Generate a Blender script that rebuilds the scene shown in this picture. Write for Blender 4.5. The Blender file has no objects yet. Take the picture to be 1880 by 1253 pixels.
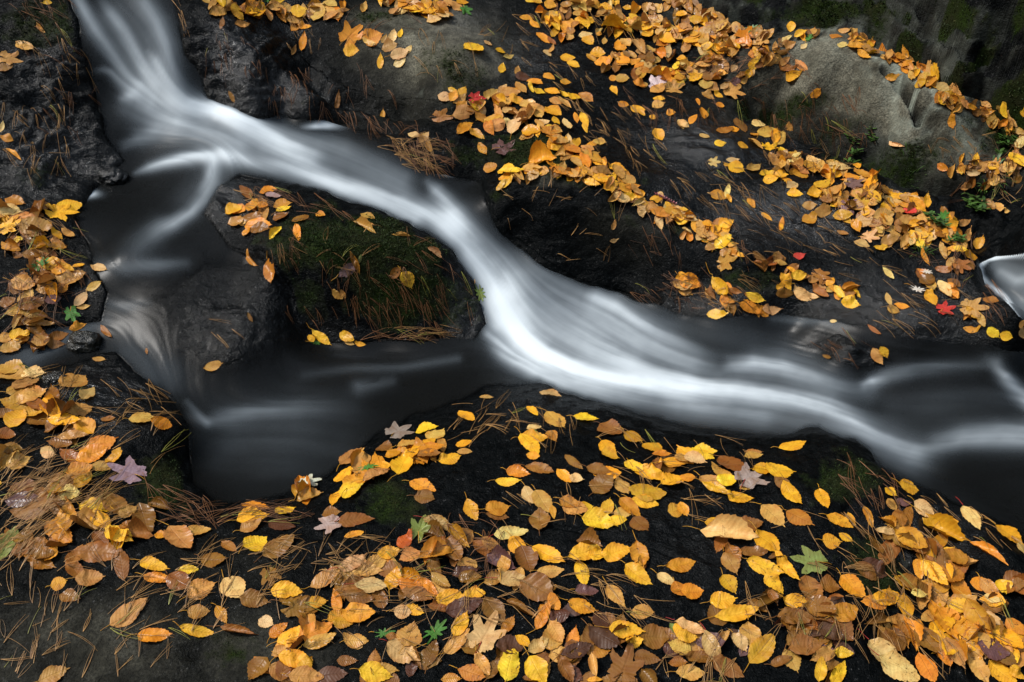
import bpy, math, random
import numpy as np
from mathutils import Vector, Matrix
random.seed(7); RNG = np.random.default_rng(7)
scene = bpy.context.scene
COL = scene.collection

# ------------------------------------------------------------------ camera, world, sun, exposure
CZ = 1.663; PITCH = math.radians(35.0); FPX = 1845.0; CU, CV = 940.0, 626.5
cam_d = bpy.data.cameras.new('camera'); cam = bpy.data.objects.new('camera', cam_d); COL.objects.link(cam)
cam.location = (0, 0, CZ); cam.rotation_euler = (math.radians(90) - PITCH, 0, 0)
cam_d.sensor_width = 36.0; cam_d.lens = 36.0 * FPX / 1880.0; cam_d.clip_end = 200; cam_d.clip_start = 0.05
scene.camera = cam

SUN_EL, SUN_AZ = math.radians(52), math.radians(-88)     # azimuth measured from +Y towards +X
world = bpy.data.worlds.new('World'); scene.world = world; world.use_nodes = True
wn = world.node_tree; wn.nodes.clear()
def wnode(t, **k):
    n = wn.nodes.new(t)
    for a, b in k.items(): setattr(n, a, b)
    return n
out = wnode('ShaderNodeOutputWorld'); bg = wnode('ShaderNodeBackground')
sky = wnode('ShaderNodeTexSky', sky_type='NISHITA', sun_disc=False, sun_elevation=SUN_EL, sun_rotation=SUN_AZ)
sky.air_density = 1.0; sky.dust_density = 3.0; sky.ozone_density = 1.0
# the wood round the stream: its dark canopy closes the lower sky, with gaps between the crowns
tc = wnode('ShaderNodeTexCoord'); sep = wnode('ShaderNodeSeparateXYZ'); nz = wnode('ShaderNodeTexNoise')
nz.inputs['Scale'].default_value = 3.2; nz.inputs['Detail'].default_value = 5.0; nz.inputs['Roughness'].default_value = 0.65
add = wnode('ShaderNodeMath', operation='MULTIPLY_ADD'); add.inputs[1].default_value = 0.95
ramp = wnode('ShaderNodeMapRange'); ramp.interpolation_type = 'SMOOTHSTEP'
ramp.inputs[1].default_value = 1.02; ramp.inputs[2].default_value = 1.36
ramp.inputs[3].default_value = 0.0; ramp.inputs[4].default_value = 1.0
mixw = wnode('ShaderNodeMix', data_type='RGBA'); mixw.inputs['A'].default_value = (0.075, 0.095, 0.10, 1)
desat = wnode('ShaderNodeMix', data_type='RGBA'); desat.inputs['Factor'].default_value = 0.55
desat.inputs['B'].default_value = (7.9, 9.1, 10.5, 1)          # thin cloud over the blue
wn.links.new(tc.outputs['Generated'], sep.inputs[0]); wn.links.new(tc.outputs['Generated'], nz.inputs['Vector'])
open_ = wnode('ShaderNodeMath', operation='MULTIPLY_ADD'); open_.inputs[1].default_value = -0.16      # canopy shaped denser up the slope to cut grey sheen on the rocks
wn.links.new(sep.outputs['Y'], open_.inputs[0]); wn.links.new(sep.outputs['Z'], open_.inputs[2])
wn.links.new(nz.outputs['Fac'], add.inputs[0]); wn.links.new(open_.outputs[0], add.inputs[2])
wn.links.new(add.outputs[0], ramp.inputs[0]); wn.links.new(sky.outputs[0], desat.inputs['A'])
wn.links.new(ramp.outputs[0], mixw.inputs['Factor']); wn.links.new(desat.outputs['Result'], mixw.inputs['B'])
wn.links.new(mixw.outputs['Result'], bg.inputs['Color']); bg.inputs['Strength'].default_value = 0.10
wn.links.new(bg.outputs[0], out.inputs[0])

sun_d = bpy.data.lights.new('sun', 'SUN'); sun_d.energy = 2.5; sun_d.angle = math.radians(12); sun_d.color = (1.0, 0.96, 0.91)
sun = bpy.data.objects.new('sun', sun_d); COL.objects.link(sun)
sdir = Vector((math.sin(SUN_AZ) * math.cos(SUN_EL), math.cos(SUN_AZ) * math.cos(SUN_EL), math.sin(SUN_EL)))
sun.rotation_euler = sdir.to_track_quat('Z', 'Y').to_euler()
scene.view_settings.view_transform = 'Standard'; scene.view_settings.look = 'None'
scene.view_settings.gamma = 1.0; scene.view_settings.exposure = 0.70
scene.render.film_transparent = False

# ------------------------------------------------------------------ picture <-> place
sp, cp = math.sin(PITCH), math.cos(PITCH)
def project(x, y, z):
    d = y * cp - (z - CZ) * sp
    up = y * sp + (z - CZ) * cp
    d = np.maximum(d, 1e-3)
    return CU + FPX * x / d, CV - FPX * up / d
def ray(u, v):
    a = (u - CU) / FPX; b = -(v - CV) / FPX
    return np.array([a, cp + b * sp, -sp + b * cp])
def at_z(u, v, z):
    r = ray(u, v); t = (z - CZ) / r[2]; return r * t + np.array([0, 0, CZ])

# ------------------------------------------------------------------ noise
_P = np.random.default_rng(3).random((64, 64, 64)).astype(np.float32)
def vnoise(x, y, z=0.0):
    x, y, z = np.broadcast_arrays(np.asarray(x, float), np.asarray(y, float), np.asarray(z, float))
    xi = np.floor(x).astype(int); yi = np.floor(y).astype(int); zi = np.floor(z).astype(int)
    xf = x - xi; yf = y - yi; zf = z - zi
    xf = xf * xf * (3 - 2 * xf); yf = yf * yf * (3 - 2 * yf); zf = zf * zf * (3 - 2 * zf)
    r = 0
    for a in (0, 1):
        for b in (0, 1):
            for c in (0, 1):
                w = (xf if a else 1 - xf) * (yf if b else 1 - yf) * (zf if c else 1 - zf)
                r = r + w * _P[(xi + a) & 63, (yi + b) & 63, (zi + c) & 63]
    return r * 2 - 1
def fbm(x, y, z=0.0, o=4, g=0.5):
    r = 0; a = 1.0; s = 0
    for i in range(o):
        r = r + a * vnoise(x * 2 ** i + 17.3 * i, y * 2 ** i + 5.1 * i, z * 2 ** i + 3.7 * i); s += a; a *= g
    return r / s
def ridged(x, y, z=0.0, o=4):
    r = 0; a = 1.0; s = 0
    for i in range(o):
        r = r + a * (1 - 2 * np.abs(vnoise(x * 2 ** i + 9.1 * i, y * 2 ** i + 2.3 * i, z * 2 ** i))); s += a; a *= 0.5
    return r / s
def sstep(a, b, x):
    t = np.clip((x - a) / (b - a), 0, 1); return t * t * (3 - 2 * t)

# ------------------------------------------------------------------ the shape of the place: surveyed points (picture u, v, height in m)
CTRL = """
0 1253 -.20;300 1253 -.20;600 1253 -.20;900 1253 -.20;1200 1253 -.20;1500 1253 -.20;1750 1253 -.22;1880 1253 -.22
-300 1400 -.26;300 1450 -.26;940 1450 -.26;1500 1450 -.26;2150 1400 -.28;-350 1253 -.20;2200 1253 -.24
0 1100 -.15;300 1100 -.165;600 1100 -.17;900 1100 -.17;1200 1100 -.165;1500 1100 -.165;1700 1100 -.205;1880 1100 -.2;-300 1100 -.14;2150 1100 -.23
0 950 -.12;200 950 -.125;400 985 -.155;600 970 -.15;800 970 -.14;1000 970 -.135;1200 970 -.135;1400 970 -.13;1600 970 -.14;1730 980 -.2;1860 1010 -.175;2100 1000 -.22
-300 900 -.08;0 820 -.09;120 830 -.095;250 830 -.11;320 900 -.14;330 800 -.13
450 950 -.175;600 910 -.165;700 860 -.15;760 820 -.155;850 770 -.165;950 735 -.18;1050 750 -.165;1150 780 -.155;1300 820 -.15;1430 820 -.15;1530 810 -.155;1620 860 -.15;1700 915 -.165;1800 960 -.19;1880 1000 -.2
900 860 -.125;1100 860 -.125;1300 890 -.12;1500 890 -.125
-300 700 -.04;0 740 -.075;150 720 -.09;250 740 -.115;-300 650 -.08;0 660 -.09;80 640 -.095;160 610 -.095;220 640 -.11
-300 560 0;0 570 -.02;80 570 -.03;150 540 -.02;80 500 .03;150 480 .02;80 420 .09;0 430 .09;60 375 .12;140 390 .09;-300 430 .12
60 330 .16;0 300 .2;60 250 .24;60 150 .36;60 50 .5;60 0 .58;-200 0 .6;-300 250 .27;-200 150 .4;0 -100 .72;130 320 .12;180 300 .13;200 240 .2;190 180 .28;170 100 .42;130 30 .53
200 0 .55;280 0 .55;250 80 .44;310 150 .33;300 200 .24;380 200 .225;330 250 .17;250 290 .12;430 240 .19;270 340 .09;200 400 .075;300 430 .065;220 470 .06;330 380 .08;400 330 .11
300 480 .04;400 480 .02;480 510 -.005;230 540 -.02;300 580 -.05;400 560 -.045;500 590 -.075;250 640 -.11;340 650 -.11;430 650 -.1;540 640 -.15;330 720 -.17;420 710 -.17;520 690 -.185
400 780 -.2;360 850 -.2;500 850 -.2;420 920 -.2;560 880 -.2;650 800 -.2;600 720 -.2;700 680 -.2;750 740 -.2;850 690 -.2;900 655 -.2;600 650 -.195
420 80 .42;450 0 .5;480 150 .31;560 180 .25;420 160 .29;520 218 .17;590 240 .14;480 250 .165;560 275 .14;650 290 .12;640 335 .085;560 330 .1;750 340 .07;700 310 .1;780 400 .02;820 370 .035;860 440 -.03;880 490 -.08;900 540 -.13;940 600 -.19;960 540 -.12;1000 530 -.15;920 625 -.2;1050 565 -.19
430 370 .1;480 360 .12;560 370 .12;650 400 .095;730 420 .06;620 430 .085;520 430 .085;450 430 .06;700 480 .035;800 480 .0;600 500 .02;500 500 .02;700 560 -.08;800 550 -.1;860 570 -.15;560 570 -.1;600 620 -.175;700 625 -.18;820 620 -.185;890 620 -.19;840 500 -.06
1100 650 -.2;1200 600 -.2;1300 650 -.2;1100 600 -.2;1250 585 -.19;1150 550 -.19;1000 690 -.2;1100 720 -.203;1250 760 -.207;1400 700 -.21;1500 760 -.215;1600 700 -.22;1600 800 -.23;1750 750 -.23;1880 780 -.24;1880 880 -.26;1750 850 -.25;1800 900 -.26;1680 860 -.25;1400 780 -.21;2150 850 -.28;1880 940 -.26
1820 665 -.14;1880 655 -.12;1870 700 -.2;1700 680 -.18;1500 610 -.145;1560 650 -.15;1610 680 -.19;1650 630 -.115;1700 600 -.07;1600 560 -.06;1400 570 -.13;1300 570 -.145;1450 530 -.07;1330 540 -.1;1500 640 -.19;1450 600 -.18
1300 500 -.06;1250 540 -.13;1700 520 -.02;1880 610 -.045;1780 560 -.02;1860 590 -.005;1810 525 .0;1850 510 -.03;1900 550 -.03;2000 500 -.03;2000 600 -.03;1820 490 -.03;2150 650 -.1
1700 440 .05;1600 400 .08;1700 380 .12;1770 450 .07;1500 450 .01;1400 400 .05;1450 360 .09;1300 330 .11;1350 270 .16;1250 200 .22;1200 290 .13;1300 420 .025;1200 375 .08;1350 480 .0;1550 500 -.02;1630 470 .02
1000 335 .125;930 355 .085;1100 350 .11;1150 365 .09;1100 400 .04;1100 450 -.05;1000 430 -.02;930 410 -.0;950 450 -.07;1050 500 -.13;1150 520 -.165;1200 500 -.1;1200 430 -.005;1280 450 -.0;1300 530 -.12;900 340 .08;870 340 .05
850 310 .09;750 230 .17;830 280 .13;680 200 .185;640 215 .16;720 270 .14;800 240 .18;650 130 .27;560 120 .3;700 60 .37;830 70 .36;900 130 .28;780 150 .27;600 60 .37;620 10 .44;800 20 .42;700 -100 .55;900 180 .22;870 210 .2;950 200 .2;1000 250 .17;1050 300 .14;950 300 .12;520 60 .38;540 0 .47;760 185 .2
900 20 .4;970 60 .345;1050 130 .265;1120 220 .185;1000 0 .42;1100 60 .34;1200 60 .34;1150 150 .26;1300 130 .28;1380 180 .21;1250 0 .44;1280 250 .175;1100 -100 .52
1530 60 .42;1450 90 .37;1620 98 .4;1700 140 .36;1790 215 .27;1600 180 .28;1500 150 .3;1430 180 .2;1550 230 .17;1600 270 .125;1700 290 .14;1800 290 .17;1700 220 .265;1840 250 .22;1400 130 .3;1500 210 .19
1500 260 .13;1450 290 .12;1600 320 .09;1700 340 .08;1800 370 .07;1880 400 .07;1780 430 .03;1850 450 .0;1860 310 .17;1880 350 .12;1550 330 .1;1620 350 .09;2100 350 .2;2100 430 .05
1350 30 .43;1300 0 .46;1500 0 .5;1600 50 .46;1700 80 .45;1800 150 .38;1880 220 .29;1880 100 .5;1880 0 .66;1700 0 .58;1800 70 .53;1950 -200 1.0;1600 -200 .85;1300 -200 .68;1000 -200 .6;300 -200 .8;-200 -200 .9;2150 100 .7;2200 250 .5;2200 -100 1.0
"""
pts = []
for tok in CTRL.replace('\n', ';').split(';'):
    tok = tok.split()
    if len(tok) == 3: pts.append(at_z(*map(float, tok)))
pts = np.array(pts)
def rbf(cx, cy, cz, X, Y, c=0.05, lam=0.004):
    n = len(cx)
    r = np.hypot(cx[:, None] - cx[None], cy[:, None] - cy[None])
    A = np.zeros((n + 3, n + 3)); A[:n, :n] = -np.sqrt(r * r + c * c) - lam * np.eye(n) * -1.0
    A[:n, n] = 1; A[:n, n + 1] = cx; A[:n, n + 2] = cy; A[n:, :n] = A[:n, n:].T
    w = np.linalg.solve(A, np.concatenate([cz, [0, 0, 0]]))
    Xf, Yf = X.ravel(), Y.ravel(); R = w[n] + w[n + 1] * Xf + w[n + 2] * Yf
    for i in range(n): R = R - w[i] * np.sqrt((Xf - cx[i]) ** 2 + (Yf - cy[i]) ** 2 + c * c)
    return R.reshape(X.shape)

# grid of the whole place: columns fan out from the viewpoint's foot, rows grow with distance
NS, NY = 860, 1060
S0, S1 = -0.80, 0.80; Y0, Y1, YC = 1.05, 5.6, 0.55
sv = np.linspace(S0, S1, NS); _y = np.linspace(Y0, Y1, 4000); _dn = 1 / (_y + .2) * np.interp(_y, [1.05, 2.2, 2.5, 3.9, 4.1, 4.4, 5.6], [1, 1, 2.3, 2.3, 1.2, .35, .25])
_c = np.concatenate([[0], np.cumsum((_dn[1:] + _dn[:-1]) / 2)]); yv = np.interp(np.linspace(0, _c[-1], NY), _c, _y)     # more rows where the rocks stand steep
GX = sv[None, :] * (yv[:, None] + YC); GY = np.repeat(yv[:, None], NS, 1)
def gidx(x, y):
    j = (x / (y + YC) - S0) / (S1 - S0) * (NS - 1)
    i = np.interp(y, yv, np.arange(NY))
    return np.clip(i, 0, NY - 1.001), np.clip(j, 0, NS - 1.001)
def sample(G, x, y):
    i, j = gidx(x, y); a = i.astype(int); b = j.astype(int); f = i - a; g = j - b
    return (G[a, b] * (1 - f) + G[a + 1, b] * f) * (1 - g) + (G[a, b + 1] * (1 - f) + G[a + 1, b + 1] * f) * g
ci = np.linspace(0, NY - 1, NY // 3).round().astype(int); cj = np.linspace(0, NS - 1, NS // 3).round().astype(int)
Sc = rbf(pts[:, 0], pts[:, 1], pts[:, 2], GX[np.ix_(ci, cj)], GY[np.ix_(ci, cj)])
tmp = np.array([np.interp(np.arange(NS), cj, row) for row in Sc])
S = np.array([np.interp(np.arange(NY), ci, tmp[:, k]) for k in range(NS)]).T.copy()
def blur(G, n=1):
    for _ in range(n):
        P = np.pad(G, 1, mode='edge'); G = (P[:-2, 1:-1] + P[2:, 1:-1] + P[1:-1, :-2] + P[1:-1, 2:] + 4 * P[1:-1, 1:-1]) / 8
    return G
S = blur(S, 6)
U, V = project(GX, GY, S)

# ------------------------------------------------------------------ zones
def poly_sd(poly, Uq, Vq):
    P = np.array(poly, float); d = np.full(Uq.shape, 1e9); ins = np.zeros(Uq.shape, bool)
    for k in range(len(P)):
        a = P[k]; b = P[(k + 1) % len(P)]; e = b - a; L = e @ e + 1e-9
        t = np.clip(((Uq - a[0]) * e[0] + (Vq - a[1]) * e[1]) / L, 0, 1)
        d = np.minimum(d, (Uq - a[0] - t * e[0]) ** 2 + (Vq - a[1] - t * e[1]) ** 2)
        c = ((a[1] > Vq) != (b[1] > Vq)) & (Uq < (b[0] - a[0]) * (Vq - a[1]) / (b[1] - a[1] + 1e-12) + a[0])
        ins ^= c
    d = np.sqrt(d); return np.where(ins, d, -d)
def line_d(pl, Uq, Vq):
    """distance to a polyline and the parameter along it (0..n-1)"""
    P = np.array(pl, float); best = np.full(Uq.shape, 1e18); par = np.zeros(Uq.shape); tx = np.zeros(Uq.shape); ty = np.zeros(Uq.shape)
    for k in range(len(P) - 1):
        a = P[k, :2]; e = P[k + 1, :2] - a; L = e @ e + 1e-9
        t = np.clip(((Uq - a[0]) * e[0] + (Vq - a[1]) * e[1]) / L, 0, 1)
        d = (Uq - a[0] - t * e[0]) ** 2 + (Vq - a[1] - t * e[1]) ** 2
        m = d < best; best = np.where(m, d, best); par = np.where(m, k + t, par)
        tx = np.where(m, e[0] / math.sqrt(L), tx); ty = np.where(m, e[1] / math.sqrt(L), ty)
    return np.sqrt(best), par, tx, ty

wobU = 9 * fbm(U / 45, V / 45, 1.0, 3); wobV = 9 * fbm(U / 45, V / 45, 5.0, 3)
Uw, Vw = U + wobU, V + wobV
MOUND = [(372,392),(400,345),(440,322),(600,352),(760,408),(830,462),(868,520),(893,600),(872,622),(600,630),(556,600),(536,545),(480,480),(420,455)]
BACKROCK = [(905,345),(960,322),(1040,322),(1130,352),(1220,395),(1300,425),(1345,470),(1330,530),(1260,552),(1150,535),(1080,520),(1000,480),(940,440),(905,400)]
MIDBOULDER = [(535,25),(600,-10),(720,-12),(800,18),(870,70),(925,125),(930,170),(880,192),(780,190),(680,182),(610,160),(550,110)]
GREYBOULDER = [(1385,150),(1430,90),(1500,58),(1570,58),(1640,95),(1720,140),(1790,190),(1835,240),(1830,300),(1780,325),(1700,305),(1600,285),(1500,240),(1420,205),(1375,180)]
CLIFF = [(1240,-30),(1290,20),(1350,50),(1420,72),(1500,50),(1580,52),(1660,92),(1740,140),(1800,188),(1880,240),(2300,300),(2500,-700),(1200,-700)]
WATER = [([(120,-20),(318,-20),(346,100),(388,186),(470,218),(560,212),(650,236),(715,262),(765,308),(820,318),(890,335),(905,400),(940,450),(1000,488),(1070,520),(1150,543),(1240,577),(1330,586),(1420,570),(1500,590),(1600,600),(1700,625),(1880,640),(2300,680),(2300,1050),(1880,990),(1760,930),(1650,880),(1590,830),(1500,788),(1400,806),(1250,786),(1100,742),(990,706),(890,716),(830,745),(710,790),(655,832),(560,905),(470,925),(400,930),(355,890),(345,790),(320,740),(262,700),(218,655),(180,610),(190,540),(165,470),(140,400),(165,350),(225,300),(198,265),(180,190),(150,100)], 1.0),
  ([(890,-20),(1000,-20),(1090,90),(1190,190),(1290,300),(1400,385),(1500,440),(1700,500),(1790,560),(1880,620),(1880,670),(1600,625),(1450,520),(1340,445),(1210,345),(1110,240),(1030,155),(940,85),(870,30)], 0.35),
  ([(-300,600),(0,612),(80,598),(190,590),(240,650),(180,662),(60,694),(0,705),(-300,760)], 0.9),
  ([(1793,482),(1830,471),(1900,466),(2300,470),(2300,640),(1900,608),(1868,585),(1850,560),(1812,524)], 1.0),
  ([(1560,900),(1700,1000),(1760,1080),(1720,1090),(1640,1010),(1560,930)], 0.1)]
wm = np.zeros(U.shape)
for P, s in WATER: wm = np.maximum(wm, s * sstep(-10, 16, poly_sd(P, Uw, Vw)))
wm *= 1 - sstep(-8, 8, poly_sd(MOUND, Uw, Vw))
wm *= 1 - 0.75 * sstep(-20, 20, poly_sd([(1480,625),(1540,612),(1600,635),(1640,665),(1590,690),(1530,665)], Uw, Vw))
wm *= 1 - 0.47 * sstep(-25, 25, poly_sd([(370,470),(480,470),(545,560),(560,630),(450,690),(360,690),(270,620),(250,560)], Uw, Vw))
def blob(bl):
    m = np.zeros(U.shape)
    for (x, y, rx, ry, a) in bl: m = np.maximum(m, a * np.exp(-(((U - x) / rx) ** 2 + ((V - y) / ry) ** 2)))
    return m
cliffm = sstep(-25, 25, poly_sd(CLIFF, U, V)); nA = fbm(U / 60, V / 60, 9.0, 5); nB = fbm(U / 18, V / 18, 13.0, 4)
moss = blob([(640,470,150,75,.95),(560,560,60,60,.6),(740,560,120,60,.7),(1540,880,90,60,.5),(300,900,60,70,.7),(720,930,70,50,.5),(1600,1050,60,80,.6),(830,150,60,50,.5),(1850,250,90,60,.6),(1500,40,130,20,.7),(880,370,300,18,.3),(1100,340,130,22,.6),(950,290,120,40,.55),(1270,430,120,40,.4),(100,60,100,60,.5),(1430,200,90,18,.6),(1560,235,80,18,.4),(1380,520,80,40,.5),(700,40,60,30,.4),(400,1200,90,50,.3),(60,330,60,30,.3),(1640,300,120,30,.5),(640,200,90,50,.3),(1200,1000,200,120,.1)])
moss = np.clip(moss + 0.35 * nA * (moss > .12) + 0.2 * nB * (moss > .12), 0, 1) * (1 - np.clip(wm * 2, 0, 1))
dry = blob([(790,100,130,85,1.2),(700,50,70,40,.8),(1560,150,210,95,1.2),(1750,240,110,90,1.2),(1760,60,300,110,.8),(1500,20,160,50,.9),(1300,20,90,30,.5),(150,1200,240,110,.55),(480,1210,170,90,.42),(60,1020,90,60,.3),(1000,345,60,18,.5),(1150,440,80,50,.3),(1850,330,50,30,.4),(420,1040,150,50,.2),(1170,600,30,20,.0),(640,220,40,20,.2)])
dry *= 1 - .9 * sstep(-10, 30, poly_sd([(1330,195),(1430,205),(1500,222),(1560,258),(1640,300),(1720,325),(1850,330),(1900,420),(1500,420)], U, V))  # below the grey boulder: damp rock, with the undercut's shade painted in as well
patch = sstep(-.02, .10, fbm(U / 70, V / 38, 21.0, 5)); dry = np.where(cliffm > .3, dry * (.05 + .36 * patch), dry); moss = np.clip(moss + cliffm * .8 * (1 - patch) * sstep(-.25, .1, nA), 0, 1)
for P, a in [([(1392,160),(1450,92),(1530,54),(1600,66),(1700,128),(1790,190),(1838,240),(1822,288),(1740,296),(1650,290),(1600,250),(1500,215),(1430,196)], 1.0),
             ([(690,15),(800,22),(865,58),(932,118),(925,162),(840,172),(775,150),(735,105),(670,60)], .85)]:
    dry = np.maximum(dry, a * sstep(-14, 22, poly_sd(P, Uw * .6 + U * .4, Vw * .6 + V * .4)))
dry = np.clip(dry + 0.45 * nA * dry, 0, 1)
lich = blob([(1680,190,60,90,1),(1620,130,60,40,.7),(1780,260,50,40,.7),(1500,60,70,20,.7),(1700,60,200,80,.6),(1830,100,80,80,.5),(790,170,20,10,.6),(1400,30,100,25,.6)]) * sstep(-.12, .10, nB + .6 * nA); lich *= 1 - .75 * cliffm; lich += .5 * blob([(1690,180,70,90,1),(1620,120,60,40,.6)]) * sstep(.0, .2, fbm(U / 26, V / 22, 31.0, 4))
glint = blob([(100,300,120,80,.8),(230,300,60,50,.8),(430,120,60,90,1),(500,190,90,50,1),(480,40,80,50,.6),(300,520,200,60,.4),(420,600,160,120,.45),(410,360,60,60,1),(860,560,40,80,1),(1320,270,130,50,1.3),(1450,400,160,50,1.2),(1640,560,160,60,.9),(1250,300,60,80,.8),(1560,560,200,50,.8),(1700,980,80,50,1),(1560,660,80,60,.8),(190,740,90,50,1.2),(1150,700,60,20,.5),(1330,560,120,30,.8),(850,40,60,60,.7),(950,110,80,50,.7),(1000,740,100,40,.5),(1720,640,120,40,.8),(80,150,90,100,.4),(1300,1000,200,90,.15)])
ripple = blob([(450,580,80,80,.32),(1000,740,120,50,.6),(1500,640,160,70,.4),(1600,560,220,60,.5),(1300,330,260,80,.5),(1000,130,120,90,.7),(700,670,160,30,.3),(170,720,120,50,.8)]) + .06

# ------------------------------------------------------------------ rock relief
bou = np.maximum.reduce([sstep(-10, 20, poly_sd(p, U, V)) for p in (MOUND, MIDBOULDER, GREYBOULDER)])
rough = blob([(100,200,160,170,1),(440,140,150,110,1),(620,200,100,60,.6),(900,250,200,100,.5),(1650,350,200,80,.8),(1850,420,100,60,1),(180,640,80,50,.6),(1050,430,150,80,.45),(410,590,110,80,.7),(390,370,50,40,.6),(1560,655,60,30,.5),(860,560,30,70,.6),(1300,270,130,40,.4),(250,300,60,60,.5)])
SX, SY, SZ = GX, GY, S * 1.6
relief = 0.010 * fbm(SX / .16, SY / .16, SZ / .16, 3) + 0.0045 * fbm(SX / .045, SY / .045, SZ / .045, 3)
relief += rough * (0.040 * ridged(SX / .13, SY / .19, SZ / .07, 4) + 0.009 * ridged(SX / .03, SY / .03, SZ / .03, 3))
strat = (SZ / 1.6 / .055 + .8 * fbm(SX / .3, SY / .3, 2.0, 3) + .25 * SX / .3) % 1.0; relief += rough * .022 * (np.minimum(strat * 4, 1) * (1 - strat)); relief += cliffm * (0.085 * ridged(SX / .34 + .3, SY / .4, SZ / .20, 5) - .02)
relief += (1 - bou) * 0.012 * ridged(SX / .22, SY / .3, SZ / .1, 4) + .004 * ridged(SX / .07, SY / .07, SZ / .05, 3)
for pl, w, dep in [([(1385,196),(1470,232),(1560,272),(1640,312),(1720,338),(1800,346)], 17, -.11), ([(1440,135),(1540,135),(1640,190),(1740,255)], 55, .075),
                   ([(560,140),(620,188),(700,200),(800,212),(900,212)], 13, -.05), ([(620,70),(740,95),(860,130)], 50, .05),
                   ([(930,470),(1000,512),(1100,538),(1200,548)], 11, -.04), ([(950,380),(1080,410),(1210,465)], 34, .05), ([(520,490),(640,500),(780,545)], 60, .055),
                   ([(1280,60),(1400,90)], 14, -.03), ([(1600,60),(1700,108),(1800,175),(1870,230)], 14, -.09), ([(1640,370),(1720,385),(1790,440)], 18, -.05), ([(560,230),(650,225),(730,240)], 12, -.03)]:
    d, _, _, _ = line_d(pl, Uw, Vw); relief += dep * np.exp(-(d / w) ** 2)
# joints in the slabs
for pl, w, dep in [([(920,905),(1000,960),(1100,985),(1200,1010),(1260,1040)], 3.5, .009), ([(1622,165),(1640,182),(1660,210),(1685,246)], 8, .09), ([(1250,15),(1330,42),(1420,40)], 5, .05), ([(1420,-10),(1500,32),(1600,25)], 6, .05), ([(1730,25),(1820,70),(1900,55)], 7, .07), ([(1640,-10),(1700,30)], 6, .05), ([(1790,110),(1880,155)], 8, .06), ([(1480,90),(1560,110),(1600,160)], 3, .006), ([(0,300),(90,325),(200,335),(230,350)], 4, .02),
                   ([(0,195),(60,205),(150,200)], 4, .015), ([(1250,60),(1300,110),(1340,180)], 5, .01), ([(1560,930),(1660,1030),(1740,1130),(1800,1253)], 14, .018),
                   ([(1760,80),(1830,110),(1880,85)], 5, .05), ([(1580,0),(1640,40),(1730,60),(1790,110)], 5, .05)]:
    d, _, _, _ = line_d(pl, Uw, Vw); relief -= dep * np.exp(-(d / w) ** 2); dry *= 1 - min(1, dep * 16) * np.exp(-(d / (w * 1.1)) ** 2)
relief += moss * (0.004 + 0.005 * fbm(SX / .02, SY / .02, SZ / .02, 3))
wet_soft = np.clip(wm, 0, 1)
G = S + relief * (1 - 0.85 * wet_soft) - 0.035 * sstep(.4, 1, wet_soft) - 0.004 * wet_soft
U2, V2 = project(GX, GY, G)

# ------------------------------------------------------------------ materials
def mat(name):
    m = bpy.data.materials.new(name); m.use_nodes = True; nt = m.node_tree; nt.nodes.clear()
    return m, nt
class NT:
    def __init__(s, nt): s.nt = nt
    def n(s, t, ins=None, **k):
        n = s.nt.nodes.new(t)
        for a, b in k.items(): setattr(n, a, b)
        for a, b in (ins or {}).items():
            if isinstance(b, bpy.types.NodeSocket): s.nt.links.new(b, n.inputs[a])
            else: n.inputs[a].default_value = b
        return n
    def mix(s, f, a, b, bt='MIX'):
        n = s.n('ShaderNodeMix', data_type='RGBA', blend_type=bt)
        for k, val in (('Factor', f), ('A', a), ('B', b)):
            i = n.inputs[k]
            if isinstance(val, bpy.types.NodeSocket): s.nt.links.new(val, i)
            else: i.default_value = val if k == 'Factor' else (*val, 1)
        return n.outputs['Result']
    def math(s, op, a, b=None, c=None, clamp=False):
        n = s.n('ShaderNodeMath', operation=op); n.use_clamp = clamp
        for k, val in enumerate((a, b, c)):
            if val is None: continue
            if isinstance(val, bpy.types.NodeSocket): s.nt.links.new(val, n.inputs[k])
            else: n.inputs[k].default_value = val
        return n.outputs[0]
    def attr(s, name): return s.n('ShaderNodeAttribute', attribute_name=name)
    def noise(s, vec, scale, det=4, r=.55, dist=0):
        return s.n('ShaderNodeTexNoise', {'Vector': vec, 'Scale': scale, 'Detail': det, 'Roughness': r, 'Distortion': dist}).outputs['Fac']
    def rng(s, v, a, b, c=0., d=1.):
        return s.n('ShaderNodeMapRange', {0: v, 1: a, 2: b, 3: c, 4: d}).outputs[0]

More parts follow.
